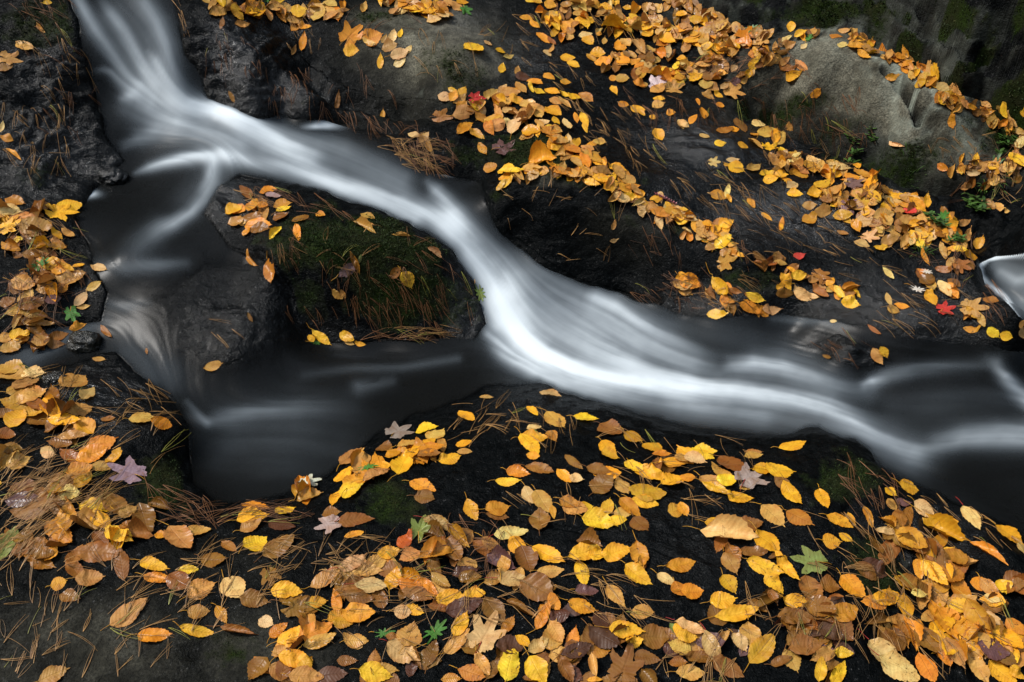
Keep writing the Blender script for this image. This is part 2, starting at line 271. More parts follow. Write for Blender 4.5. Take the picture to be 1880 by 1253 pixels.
def rock_material():
    m, nt = mat('wet rock with moss and lichen'); q = NT(nt)
    P = q.n('ShaderNodeTexCoord').outputs['Object']
    am, ad, al, aw = (q.attr(k).outputs['Fac'] for k in ('moss', 'dry', 'lichen', 'wetness'))
    n1 = q.noise(P, 9, 6, .6); n2 = q.noise(P, 45, 5, .65); n3 = q.noise(P, 160, 4, .7)
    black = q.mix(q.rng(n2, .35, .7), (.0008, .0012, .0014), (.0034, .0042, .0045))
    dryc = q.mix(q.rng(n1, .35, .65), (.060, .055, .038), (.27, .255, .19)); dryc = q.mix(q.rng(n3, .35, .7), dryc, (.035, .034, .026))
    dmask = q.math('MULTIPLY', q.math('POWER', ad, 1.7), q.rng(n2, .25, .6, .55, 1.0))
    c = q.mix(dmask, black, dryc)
    sp1 = q.rng(q.noise(P, 26, 7, .75, .6), .53, .63); c = q.mix(q.math('MULTIPLY', q.math('MULTIPLY', q.rng(sp1, 0, 1, .45, 1), al), .85, clamp=True), c, (.40, .44, .36))
    mossc = q.mix(q.rng(n3, .35, .65), (.003, .006, .001), (.020, .034, .006)); mossc = q.mix(q.rng(n1, .4, .6), mossc, (.014, .016, .006))
    mm = q.rng(q.math('MULTIPLY', am, q.rng(n2, .2, .62, .4, 1.3)), .25, .6)
    c = q.mix(mm, c, mossc)
    rg = q.math('ADD', q.rng(dmask, 0, .8, .30, .85), q.math('MULTIPLY', mm, .5), clamp=True)
    rg = q.math('ADD', rg, q.rng(n2, .3, .7, -.06, .12), clamp=True); rg = q.math('MULTIPLY', rg, q.rng(aw, 0., 1., 1., .62))
    n4 = q.noise(P, 120, 5, .8)
    spark = q.math('MULTIPLY', q.math('MULTIPLY', q.rng(n4, .575, .63), q.rng(n2, .42, .58)), q.rng(aw, 0., 1., .25, 1.))
    spark = q.math('MULTIPLY', spark, q.rng(dmask, .1, .5, 1., 0.)); spark = q.math('MULTIPLY', spark, q.rng(mm, .2, .8, 1., .3))
    spec = q.math('MULTIPLY', q.rng(dmask, 0, .7, .035, .06), q.rng(aw, 0., 1., 1., 12.0)); spec = q.math('ADD', spec, q.math('MULTIPLY', spark, 1.6))
    rg = q.math('MULTIPLY', rg, q.rng(spark, 0., 1., 1., .45))
    h = q.math('ADD', q.math('MULTIPLY', n2, .55), q.math('MULTIPLY', n3, .35))
    vo = q.n('ShaderNodeTexVoronoi', {'Vector': P, 'Scale': 210.}).outputs['Distance']
    h = q.math('ADD', h, q.math('MULTIPLY', vo, .10)); h = q.math('ADD', h, q.math('MULTIPLY', n1, 1.6))
    b = q.n('ShaderNodeBump', {'Height': h, 'Strength': .9, 'Distance': .010})
    bs = q.n('ShaderNodeBsdfPrincipled', {'Base Color': c, 'Roughness': rg, 'Specular IOR Level': spec, 'Normal': b.outputs[0]})
    q.n('ShaderNodeOutputMaterial', {0: bs.outputs[0]})
    return m
def leaf_material(name='fallen leaf'):
    m, nt = mat(name); q = NT(nt)
    col = q.attr('col').outputs['Color']; rnd = q.attr('rnd').outputs['Fac']; wet = q.attr('wet').outputs['Fac']
    uv = q.n('ShaderNodeUVMap', uv_map='UVMap').outputs[0]; s = q.n('ShaderNodeSeparateXYZ', {0: uv})
    P = q.n('ShaderNodeTexCoord').outputs['Object']
    x, y = s.outputs[0], q.math('ABSOLUTE', s.outputs[1])
    # side veins slant forward from the midrib
    ph = q.math('MULTIPLY', q.math('SUBTRACT', x, q.math('MULTIPLY', y, .32)), 62.)
    vein = q.rng(q.math('SINE', ph), .72, 1.0); mid = q.rng(y, .03, .0)
    vv = q.math('MAXIMUM', q.math('MULTIPLY', vein, .55), mid)
    n1 = q.noise(P, 38, 4, .6); n2 = q.noise(P, 230, 3, .6)
    c = q.mix(q.rng(n1, .38, .66, 0., .6), col, q.mix(1.0, col, (.72, .50, .34), 'MULTIPLY'))
    edge = q.rng(q.math('ADD', y, q.math('MULTIPLY', n1, .25)), .42, .62, 0., .35)
    c = q.mix(edge, c, q.mix(1.0, col, (.72, .42, .25), 'MULTIPLY'))
    spots = q.math('MAXIMUM', q.math('MULTIPLY', q.rng(q.noise(P, 95, 3, .7), .61, .68), q.rng(rnd, .35, .9)), q.math('MULTIPLY', q.rng(q.noise(P, 24, 5, .7, .5), .60, .72), q.rng(rnd, .75, .2, .9, .0)))
    c = q.mix(q.math('MULTIPLY', spots, .85), c, (.045, .018, .006))
    c = q.mix(q.math('MULTIPLY', vv, .16), c, q.mix(1.0, col, (.45, .33, .25), 'MULTIPLY'))
    c = q.mix(q.math('MULTIPLY', q.rng(n2, .4, .7), .15), c, (.10, .04, .01))
    h = q.math('ADD', q.math('MULTIPLY', q.math('SINE', ph), .16), q.math('MULTIPLY', mid, -.7)); h = q.math('ADD', h, q.math('MULTIPLY', n2, .5))
    h = q.math('ADD', h, q.math('MULTIPLY', n1, 1.2))
    b = q.n('ShaderNodeBump', {'Height': h, 'Strength': .55, 'Distance': .0016}).outputs[0]
    bs = q.n('ShaderNodeBsdfPrincipled', {'Base Color': c, 'Roughness': q.rng(wet, 0., 1., .62, .26), 'Specular IOR Level': .28, 'Normal': b})
    tr = q.n('ShaderNodeBsdfTranslucent', {'Color': c, 'Normal': b})
    mx = q.n('ShaderNodeMixShader', {0: .16, 1: bs.outputs[0], 2: tr.outputs[0]})
    q.n('ShaderNodeOutputMaterial', {0: mx.outputs[0]})
    return m
def plain_material(name, rough=.5, use_attr=True, color=(.3, .2, .1)):
    m, nt = mat(name); q = NT(nt); P = q.n('ShaderNodeTexCoord').outputs['Object']; n1 = q.noise(P, 60, 4, .6)
    base = q.attr('col').outputs['Color'] if use_attr else color
    dark = q.mix(1.0, base, (.6, .5, .45), 'MULTIPLY')
    c = q.mix(q.rng(n1, .35, .65), base, dark)
    bs = q.n('ShaderNodeBsdfPrincipled', {'Base Color': c, 'Roughness': rough, 'Specular IOR Level': .35})
    q.n('ShaderNodeOutputMaterial', {0: bs.outputs[0]}); return m
def water_material():
    m, nt = mat('silky stream water'); q = NT(nt)
    f = q.attr('foam').outputs['Fac']; cov = q.attr('cover').outputs['Fac']; st = q.attr('streak').outputs['Fac']
    P = q.n('ShaderNodeTexCoord').outputs['Object']
    b = q.n('ShaderNodeBump', {'Height': st, 'Strength': 1.0, 'Distance': .0035}).outputs[0]
    dark = q.n('ShaderNodeBsdfPrincipled', {'Base Color': (.006, .0065, .0065, 1), 'Roughness': q.rng(q.attr('glint').outputs['Fac'], 0., 1., .30, .52), 'IOR': 1.33, 'Specular IOR Level': q.rng(q.attr('glint').outputs['Fac'], 0., 1., .20, .95), 'Normal': b})
    foamc = q.mix(f, (.30, .36, .41), (.66, .72, .75))
    foam = q.n('ShaderNodeBsdfPrincipled', {'Base Color': foamc, 'Roughness': .6, 'Specular IOR Level': .2, 'Subsurface Weight': 0.0})
    tr = q.n('ShaderNodeBsdfTransparent')
    body = q.n('ShaderNodeMixShader', {0: cov, 1: tr.outputs[0], 2: dark.outputs[0]})
    mx = q.n('ShaderNodeMixShader', {0: f, 1: body.outputs[0], 2: foam.outputs[0]})
    q.n('ShaderNodeOutputMaterial', {0: mx.outputs[0]}); return m
M_ROCK = rock_material(); M_LEAF = leaf_material(); M_STEM = plain_material('leaf stalk', .5); M_NEEDLE = plain_material('pine needle', .4)
M_WATER = water_material()

# ------------------------------------------------------------------ mesh helpers
def new_mesh(name, verts, faces, mats, smooth=True, fattr=None, cattr=None, uv=None):
    me = bpy.data.meshes.new(name); verts = np.asarray(verts, np.float32); faces = np.asarray(faces, np.int32)
    k = faces.shape[1]
    me.vertices.add(len(verts)); me.vertices.foreach_set('co', verts.ravel())
    me.loops.add(faces.size); me.loops.foreach_set('vertex_index', faces.ravel())
    me.polygons.add(len(faces)); me.polygons.foreach_set('loop_start', np.arange(0, faces.size, k, dtype=np.int32))
    me.polygons.foreach_set('use_smooth', np.full(len(faces), smooth))
    me.update(calc_edges=True)
    for nme, v in (fattr or {}).items():
        a = me.attributes.new(nme, 'FLOAT', 'POINT'); a.data.foreach_set('value', np.asarray(v, np.float32))
    for nme, v in (cattr or {}).items():
        a = me.attributes.new(nme, 'FLOAT_COLOR', 'POINT'); a.data.foreach_set('color', np.asarray(v, np.float32).ravel())
    if uv is not None:
        l = me.uv_layers.new(name='UVMap'); l.data.foreach_set('uv', np.asarray(uv, np.float32)[faces.ravel()].ravel())
    for mt in (mats if isinstance(mats, (list, tuple)) else [mats]): me.materials.append(mt)
    return me
def link(name, me, loc=(0, 0, 0), parent=None, **props):
    o = bpy.data.objects.new(name, me); COL.objects.link(o); o.location = loc
    if parent is not None: o.parent = parent
    for k, v in props.items():
        if v: o[k] = v
    return o
gi = np.arange(NY * NS).reshape(NY, NS)
QUADS = np.stack([gi[:-1, :-1], gi[:-1, 1:], gi[1:, 1:], gi[1:, :-1]], -1)
gxyz = np.stack([GX, GY, G], -1)
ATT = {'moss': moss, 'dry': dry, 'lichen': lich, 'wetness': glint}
def cell(mask): return mask[:-1, :-1] & mask[1:, 1:] & mask[:-1, 1:] & mask[1:, :-1]
def sub_mesh(name, cells, mt, Z=None, attrs=ATT, closed=0.0):
    q = QUADS[cells]; used = np.unique(q); remap = -np.ones(NY * NS, int); remap[used] = np.arange(len(used))
    co = gxyz.reshape(-1, 3)[used].copy()
    if Z is not None: co[:, 2] = Z.ravel()[used]
    f = remap[q]
    at = {k: v.ravel()[used] for k, v in attrs.items()}
    if closed:                                   # give the rock its buried flanks and underside
        e = np.concatenate([f[:, [0, 1]], f[:, [1, 2]], f[:, [2, 3]], f[:, [3, 0]]]); key = e.min(1) * 10 ** 7 + e.max(1)
        _, idx, cnt = np.unique(key, return_index=True, return_counts=True); be = e[idx[cnt == 1]]
        n = len(co); bot = co.copy(); bot[:, 2] = co[:, 2].min() - closed; rim = co.copy(); co = np.concatenate([co, bot, rim])
        f = np.concatenate([f, f[:, ::-1] + n, np.stack([be[:, 1] + 2 * n, be[:, 0] + 2 * n, be[:, 0] + n, be[:, 1] + n], 1)])
        at = {k: np.concatenate([v, v, v]) for k, v in at.items()}
    return new_mesh(name, co, f, mt, fattr=at)

ROCKS = [('boulder', GREYBOULDER, 'large rounded grey-green boulder with pale lichen below the mossy rock wall', 'boulder', .12),
         ('boulder', MIDBOULDER, 'smooth brown-topped boulder with dark flank right of the upper waterfall', 'boulder', .12),
         ('boulder', MOUND, 'dark mossy dome of rock streaked with pine needles in the middle of the stream', 'boulder', .12),
         ('boulder', BACKROCK, 'black rounded rock ledge behind the middle cascade, topped by a band of leaves', 'boulder', .12),
         ('rock_wall', CLIFF, 'rugged lichen-spotted rock wall with dark moss rising behind the grey boulder', 'rock wall', .15)]
Gg = G.copy(); taken = np.zeros((NY - 1, NS - 1), bool)
for nme, poly, lab, cat, dep in ROCKS:
    m = poly_sd(poly, U + wobU * .7, V + wobV * .7) > 0
    c = cell(m) & ~taken; taken |= c
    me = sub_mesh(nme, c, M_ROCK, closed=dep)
    link(nme, me, label=lab, category=cat)
    inner = np.zeros((NY, NS)); inner[:-1, :-1] = c; inner = sstep(.6, 1, blur(inner, 14)); Gg = Gg - .05 * inner
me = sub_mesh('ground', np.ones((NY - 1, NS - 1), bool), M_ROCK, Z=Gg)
link('ground', me, kind='structure')

# ------------------------------------------------------------------ water: foam and flow
# strokes: (u, v, half-width px, whiteness) along the current
FOAM = """
140 -5 11 .35|174 54 13 .5|201 94 13 .5|228 134 12 .5|255 166 14 .5
190 5 9 .2|204 27 11 .4|228 60 12 .45|248 97 12 .5|268 134 12 .6|285 160 12 .6
240 -5 24 .12|265 10 22 .3|288 44 22 .35|302 87 22 .35|308 134 20 .4|316 165 18 .4
272 98 5 .2|283 116 8 .5|296 140 10 .6|310 163 10 .7|324 184 11 .7
215 40 34 .12|250 90 36 .2|285 150 38 .3|320 185 30 .3
365 110 5 .08|385 150 5 .1|400 190 6 .12
176 131 5 .1|190 130 6 .28|204 136 7 .36|222 153 9 .35|243 172 12 .35
226 184 7 .2|250 178 10 .4|278 190 14 .5
262 166 14 .5|285 178 16 .7|302 188 18 .85|335 201 19 .95|369 207 17 .9|402 210 15 .85|429 214 14 .85|462 228 15 .85|493 248 16 .75|523 268 17 .65|570 290 18 .45
240 200 22 .2|290 225 30 .38|370 245 30 .42|440 262 28 .4
231 268 9 .2|255 258 12 .35|288 247 12 .3|320 240 14 .15
250 320 5 .15|275 310 8 .45|302 302 9 .6|335 295 10 .7|369 290 11 .72|402 288 12 .7|436 294 13 .5|469 301 13 .45|519 312 14 .42|570 328 14 .45|630 350 15 .5|690 375 16 .5|760 408 17 .5
394 300 12 .5|389 335 12 .4|374 367 10 .34|352 393 9 .42|318 413 12 .42|295 422 16 .3|268 442 20 .16|235 468 22 .08
420 300 20 .14|390 330 24 .14|350 370 26 .1
419 220 16 .5|486 268 17 .55|536 292 17 .55|586 320 17 .55|630 340 17 .55|692 358 17 .6|742 376 17 .65|793 397 18 .75|835 420 20 .8
500 240 11 .14|570 258 15 .28|630 276 16 .28|690 304 16 .22|740 330 15 .2
560 280 24 .18|650 310 26 .2|740 350 24 .2
786 336 7 .2|800 352 12 .5|816 370 13 .55|832 392 14 .5
835 420 24 .7|876 462 27 .75|903 492 30 .78|920 522 30 .78|930 552 30 .8|940 580 30 .85
860 480 16 .3|885 520 16 .35|900 560 16 .4|912 600 16 .5
925 480 22 .15|950 503 28 .4|994 530 34 .48|1044 562 36 .5|1094 600 34 .5|1150 640 32 .5
933 559 28 .7|947 596 30 .85|962 630 30 .97|994 660 28 1|1044 683 25 .95|1111 699 23 .92|1195 709 21 .88|1255 715 20 .82|1350 718 19 .75|1451 734 18 .72|1518 750 18 .7|1568 777 17 .6|1618 806 18 .45|1669 830 22 .3
1070 545 14 .1|1090 552 20 .45|1128 566 24 .6|1161 589 26 .6|1211 623 26 .5|1255 650 24 .35|1300 672 20 .2
1010 600 40 .4|1090 640 42 .5|1161 664 34 .5|1260 690 26 .4
1325 686 12 .15|1345 675 15 .45|1384 670 18 .65|1434 674 19 .65|1484 690 20 .5|1535 710 20 .35|1590 725 18 .2
1588 710 8 .35|1600 704 11 .55|1635 690 11 .42|1686 680 11 .28|1753 673 11 .18|1830 670 11 .15
1812 664 8 .1|1828 672 10 .4|1846 692 12 .65|1866 722 12 .6|1900 752 14 .5
1690 826 14 .12|1719 816 15 .35|1769 805 16 .48|1830 802 18 .5|1920 802 20 .5
896 620 8 .3|912 632 12 .5|930 648 15 .6|950 664 15 .6|994 688 14 .55|1044 708 13 .45|1128 730 14 .35|1255 752 16 .28|1400 770 16 .2
1250 738 26 .3|1420 762 28 .25|1585 800 26 .2|1680 840 30 .2
1640 750 20 .08|1740 745 24 .1|1900 740 26 .08
350 768 10 .06|380 776 10 .2|430 766 13 .24|480 758 14 .18|560 748 16 .12|640 740 20 .04
430 800 50 .08|540 800 60 .10|610 810 50 .05
345 740 6 .1|365 762 6 .2|382 780 6 .15
560 690 7 .05|650 678 7 .10|740 676 7 .13|840 660 7 .12
690 700 9 .05|660 712 12 .13|720 700 8 .1
0 665 20 .12|50 650 22 .2|110 620 16 .22|160 604 12 .2|195 592 10 .1
170 488 14 .08|230 494 13 .2|290 490 12 .2|340 486 10 .1
195 560 9 .08|235 565 9 .16|270 560 8 .1
215 590 30 .05|240 640 30 .1|300 690 34 .1
1420 588 8 .1|1470 592 8 .2|1505 588 8 .22|1550 602 8 .1
1250 610 34 .06|1340 630 34 .07|1460 650 34 .04
1830 490 16 .25|1890 540 55 .38|1960 600 60 .35
1836 508 8 .2|1862 524 8 .3|1890 520 8 .25|1940 505 14 .2
"""
FLOW = """
900 0|970 60|1050 130|1120 220|1200 290|1300 350|1400 410|1500 450|1700 510|1900 600
450 470|420 540|380 620|340 700
500 500|480 580|460 660
600 660|750 675|900 650
1300 500|1450 560|1600 610|1800 640|1900 650
1500 440|1650 520|1800 600
1350 400|1450 460|1600 520
"""
mw, mh, mo = 1040, 700, 80        # working raster, 2 px cells, with a margin
MU, MV = np.meshgrid((np.arange(mw) * 2.0 - mo), (np.arange(mh) * 2.0 - mo))
strokes = [[tuple(map(float, p.split())) for p in ln.split('|')] for ln in FOAM.strip().split('\n')]
guides = [[tuple(map(float, p.split())) + (40., 0.) for p in ln.split('|')] for ln in FLOW.strip().split('\n')]
FX = np.zeros(MU.shape); FY = np.zeros(MU.shape); FW = np.zeros(MU.shape); info = []
for st in strokes + guides:
    d, par, tx, ty = line_d([p[:2] for p in st], MU, MV)
    k = np.arange(len(st)); wd = np.interp(par.ravel(), k, [p[2] for p in st]).reshape(par.shape); it = np.interp(par.ravel(), k, [p[3] for p in st]).reshape(par.shape)
    w = np.exp(-(d / (wd + 14)) ** 2 * .6) + 1e-4 / (1 + (d / 60) ** 2); FX += w * tx; FY += w * ty; FW += w
    e0 = st[0]; e1 = st[-1]
    # fade beyond the ends of a stroke
    info.append((d, wd, it))
n_ = np.hypot(FX, FY) + 1e-9; FX /= n_; FY /= n_
FX = blur(FX, 12); FY = blur(FY, 12); n_ = np.hypot(FX, FY) + 1e-9; FX /= n_; FY /= n_
def lic(src, steps, hstep=1.0):
    acc = src.copy(); cnt = 1
    for sgn in (1, -1):
        x = np.tile(np.arange(mw, dtype=float), (mh, 1)); y = np.tile(np.arange(mh, dtype=float)[:, None], (1, mw))
        for _ in range(steps):
            xi = np.clip(x.round().astype(int), 0, mw - 1); yi = np.clip(y.round().astype(int), 0, mh - 1)
            x = x + sgn * hstep * FX[yi, xi]; y = y + sgn * hstep * FY[yi, xi]
            xc = np.clip(x, 0, mw - 1.001); yc = np.clip(y, 0, mh - 1.001); a = yc.astype(int); b = xc.astype(int); f = yc - a; g = xc - b
            acc += (src[a, b] * (1 - f) + src[a + 1, b] * f) * (1 - g) + (src[a, b + 1] * (1 - f) + src[a + 1, b + 1] * f) * g; cnt += 1
    r = acc / cnt; return (r - r.mean()) / r.std()
w1 = np.random.default_rng(5).normal(size=(mh, mw)); w2 = blur(np.random.default_rng(6).normal(size=(mh, mw)), 10); w3 = blur(np.random.default_rng(8).normal(size=(mh, mw)), 60)
L1 = lic(w1, 28); L2 = lic(w2, 40); L3 = lic(w3, 60, 1.5)
foam = np.ones(MU.shape)
for k, (d, wd, it) in enumerate(info[:len(strokes)]):
    g = np.exp(-(d / wd) ** 2 * .75) * .9 + np.exp(-(d / (wd * 2.0)) ** 2) * .10
    foam *= 1 - np.clip(it * g * (1 + .03 * L1 + .06 * L2 + .15 * L3), 0, .97)
foam = 1 - foam
foam = np.clip(foam, 0, 1); foam = np.where(foam < .75, foam * (.55 + .6 * foam), foam)      # thin veils let the black bed through
def msample(M, u, v):
    x = np.clip((u + mo) / 2.0, 0, mw - 1.001); y = np.clip((v + mo) / 2.0, 0, mh - 1.001); a = y.astype(int); b = x.astype(int); f = y - a; g = x - b
    return (M[a, b] * (1 - f) + M[a + 1, b] * f) * (1 - g) + (M[a, b + 1] * (1 - f) + M[a + 1, b + 1] * f) * g
foamV = msample(foam, U, V); st1 = msample(L1, U, V); st2 = msample(L2, U, V); st3 = msample(L3, U, V)
edgef = sstep(.02, .75, wm)
foamA = foamV * sstep(0.0, 1.0, wm)
cover = np.clip(.30 + .5 * sstep(.3, 1, wm), 0, .93) * edgef
# foam rim and froth patches where the water meets rock
for pl, w, a in [([(1800,490),(1812,481),(1835,477),(1860,474),(1900,474)], 5, 1.3), ([(1800,490),(1803,508),(1818,526),(1843,547),(1864,574),(1876,592),(1884,605)], 4, 1.0)]:
    d, _, _, _ = line_d(pl, U, V); foamA = np.maximum(foamA, np.clip(a * (.8 + .5 * nB) * np.exp(-(d / w) ** 2), 0, .85))
for x, y, rx, ry, a in [(592,233,26,7,.85), (155,360,20,7,.75), (828,318,16,5,.5), (855,322,10,4,.4)]:
    foamA = np.maximum(foamA, a * np.clip(1.25 * np.exp(-((U + wobU * .8 - x) / rx) ** 2 - ((V + wobV * .5 - y) / ry) ** 2), 0, 1))
# eddy swirl of the right-hand pool
streak = (.55 * st1 + .50 * st2 + .12 * st3) * (.6 + .8 * np.clip(nA + .4, 0, 1)) + .35 * nB
W = blur(S, 40) + .002 + .0010 * st3 + .0003 * st2 + .010 * blur(foamV, 12) - .035 * (1 - sstep(.02, .45, wm))
wc = wm > .03
me = sub_mesh('water', cell(wc), M_WATER, Z=W, attrs={'foam': foamA, 'cover': cover, 'streak': streak * .25 * ripple + .5, 'glint': np.clip(ripple - .06, 0, 1)})
link('water', me, kind='structure')

# ------------------------------------------------------------------ laying things down
H = np.maximum(G, np.where(wm > .5, W, -9)); Hs = blur(H, 10); Hcap = Hs + .016
yy = np.linspace(1.1, 5.5, 900)
def hit(u, v):
    r = ray(u, v); t = yy / r[1]; x = r[0] * t; z = CZ + r[2] * t
    k = np.nonzero(z < sample(Hs, x, yy))[0]
    if len(k) == 0: return None
    k = k[0]; y0 = yy[max(k - 1, 0)]; y1 = yy[k]
    for _ in range(12):
        ym = (y0 + y1) / 2; tt = ym / r[1]
        if CZ + r[2] * tt < sample(Hs, np.array([r[0] * tt]), np.array([ym]))[0]: y1 = ym
        else: y0 = ym
    tt = y1 / r[1]; return np.array([r[0] * tt, y1, CZ + r[2] * tt])
def normal(p, e=.02):
    x = np.array([p[0] + e, p[0] - e, p[0], p[0]]); y = np.array([p[1], p[1], p[1] + e, p[1] - e]); h = sample(Hs, x, y)
    n = np.array([-(h[0] - h[1]) / (2 * e), -(h[2] - h[3]) / (2 * e), 1.0]); return n / np.linalg.norm(n)
def on_plane(u, v, p, n):
    r = ray(u, v); o = np.array([0, 0, CZ]); den = r @ n
    if abs(den) < .12: den = -.12
    return o + r * ((p - o) @ n / den)

def leaf_grid(ns=19, nt=7, kind='o', rs=None):
    """blade outline as a grid: s along the midrib, t across; returns 2-D points, faces, uv"""
    s = np.linspace(0, 1, ns); t = np.linspace(-1, 1, nt)
    a = rs.uniform(.74, 1.0); b = rs.uniform(.58, .80); e_ = rs.uniform(0, .13)
    q_ = np.clip(s / (1 - e_), 0, 1); prof = np.sin(np.pi * q_ ** a) ** b
    prof = np.maximum(prof, .16 * (1 - s) / max(e_ + .1, .1) * (s > .5)) * (1 - .12 * s ** 4); prof[0] = .03; prof[-1] = .012
    ser = 1 + .028 * ((np.arange(ns) % 2) * 2 - 1) * (s > .05) * (s < .97)
    bend = rs.uniform(-.10, .10)
    X = np.repeat(s[:, None], nt, 1) - .5; Yl = t[None] * prof[:, None] * .5
    edge = np.abs(t[None]) ** 3; Yl = Yl * (1 + edge * (ser[:, None] - 1) + edge * np.interp(np.arange(ns), np.arange(0, ns + 3, 4), rs.normal(0, .06, len(np.arange(0, ns + 3, 4))))[:, None])
    X = X - np.abs(t[None]) * 0 + .03 * edge * ((np.arange(ns) % 2)[:, None])
    Yl = Yl + bend * np.sin(np.pi * s)[:, None]
    idx = np.arange(ns * nt).reshape(ns, nt)
    F = np.stack([idx[:-1, :-1], idx[1:, :-1], idx[1:, 1:], idx[:-1, 1:]], -1).reshape(-1, 4)
    uv = np.stack([np.repeat(s[:, None], nt, 1), np.repeat(t[None] * .5, ns, 0) * prof[:, None]], -1).reshape(-1, 2)
    tt = np.repeat(t[None], ns, 0).ravel(); ss = np.repeat(s[:, None], nt, 1).ravel()
    return X.ravel(), Yl.ravel(), F, uv, ss, tt
def lobed_grid(kind, rs):
    na = 72; rings = [0, .3, .55, .78, 1.0]; th = np.linspace(-np.pi, np.pi, na, endpoint=False)
    if kind == 'm':
        c = [0, 52, -52, 108, -108]; ln = [1.0, .90, .90, .60, .60]; wd = [19, 18, 18, 20, 20]
        r = np.full(na, .50)
        for a_, l_, w_ in zip(c, ln, wd):
            d = np.degrees(np.abs(np.angle(np.exp(1j * (th - math.radians(a_)))))); r = np.maximum(r, l_ * np.clip(1 - (d / (w_ * 1.9)) ** 1.5, .0, 1))
            for off, k in ((13, .74), (-13, .74)):
                d2 = np.degrees(np.abs(np.angle(np.exp(1j * (th - math.radians(a_ + off)))))); r = np.maximum(r, l_ * k * np.clip(1 - (d2 / 11), 0, 1))
        r = np.maximum(r, .36 * (np.abs(np.degrees(th)) < 140)); r[np.abs(np.degrees(th)) > 165] = .14
    else:   # oak-like pointed lobes along an oval
        r = .42 + .22 * np.abs(np.cos(th)) ** 2 + .17 * np.sign(np.cos(9 * th)) * np.abs(np.cos(9 * th)) ** .7; r[np.abs(np.degrees(th)) > 160] = .3
    r = r * (1 + rs.normal(0, .04, na))
    pts = [(0, 0)]; 
    for q_ in rings[1:]:
        for k in range(na): pts.append((r[k] * q_ * math.cos(th[k]), r[k] * q_ * math.sin(th[k])))
    F = []
    for k in range(na):
        k2 = (k + 1) % na; F.append((0, 1 + k, 1 + k2, 1 + k2))
        for g_ in range(len(rings) - 2):
            a0 = 1 + g_ * na; a1 = a0 + na; F.append((a0 + k, a1 + k, a1 + k2, a0 + k2))
    pts = np.array(pts); X = pts[:, 0]; Yl = pts[:, 1] * (1 if kind == 'm' else .8)
    sc = 1.0 / (X.max() - X.min()); off = (X.max() + X.min()) / 2
    X = (X - off) * sc; Yl = Yl * sc
    uv = np.stack([X + .5, Yl * .7], -1)
    return X, Yl, np.array(F), uv, X + .5, np.clip(Yl * 2, -1, 1)

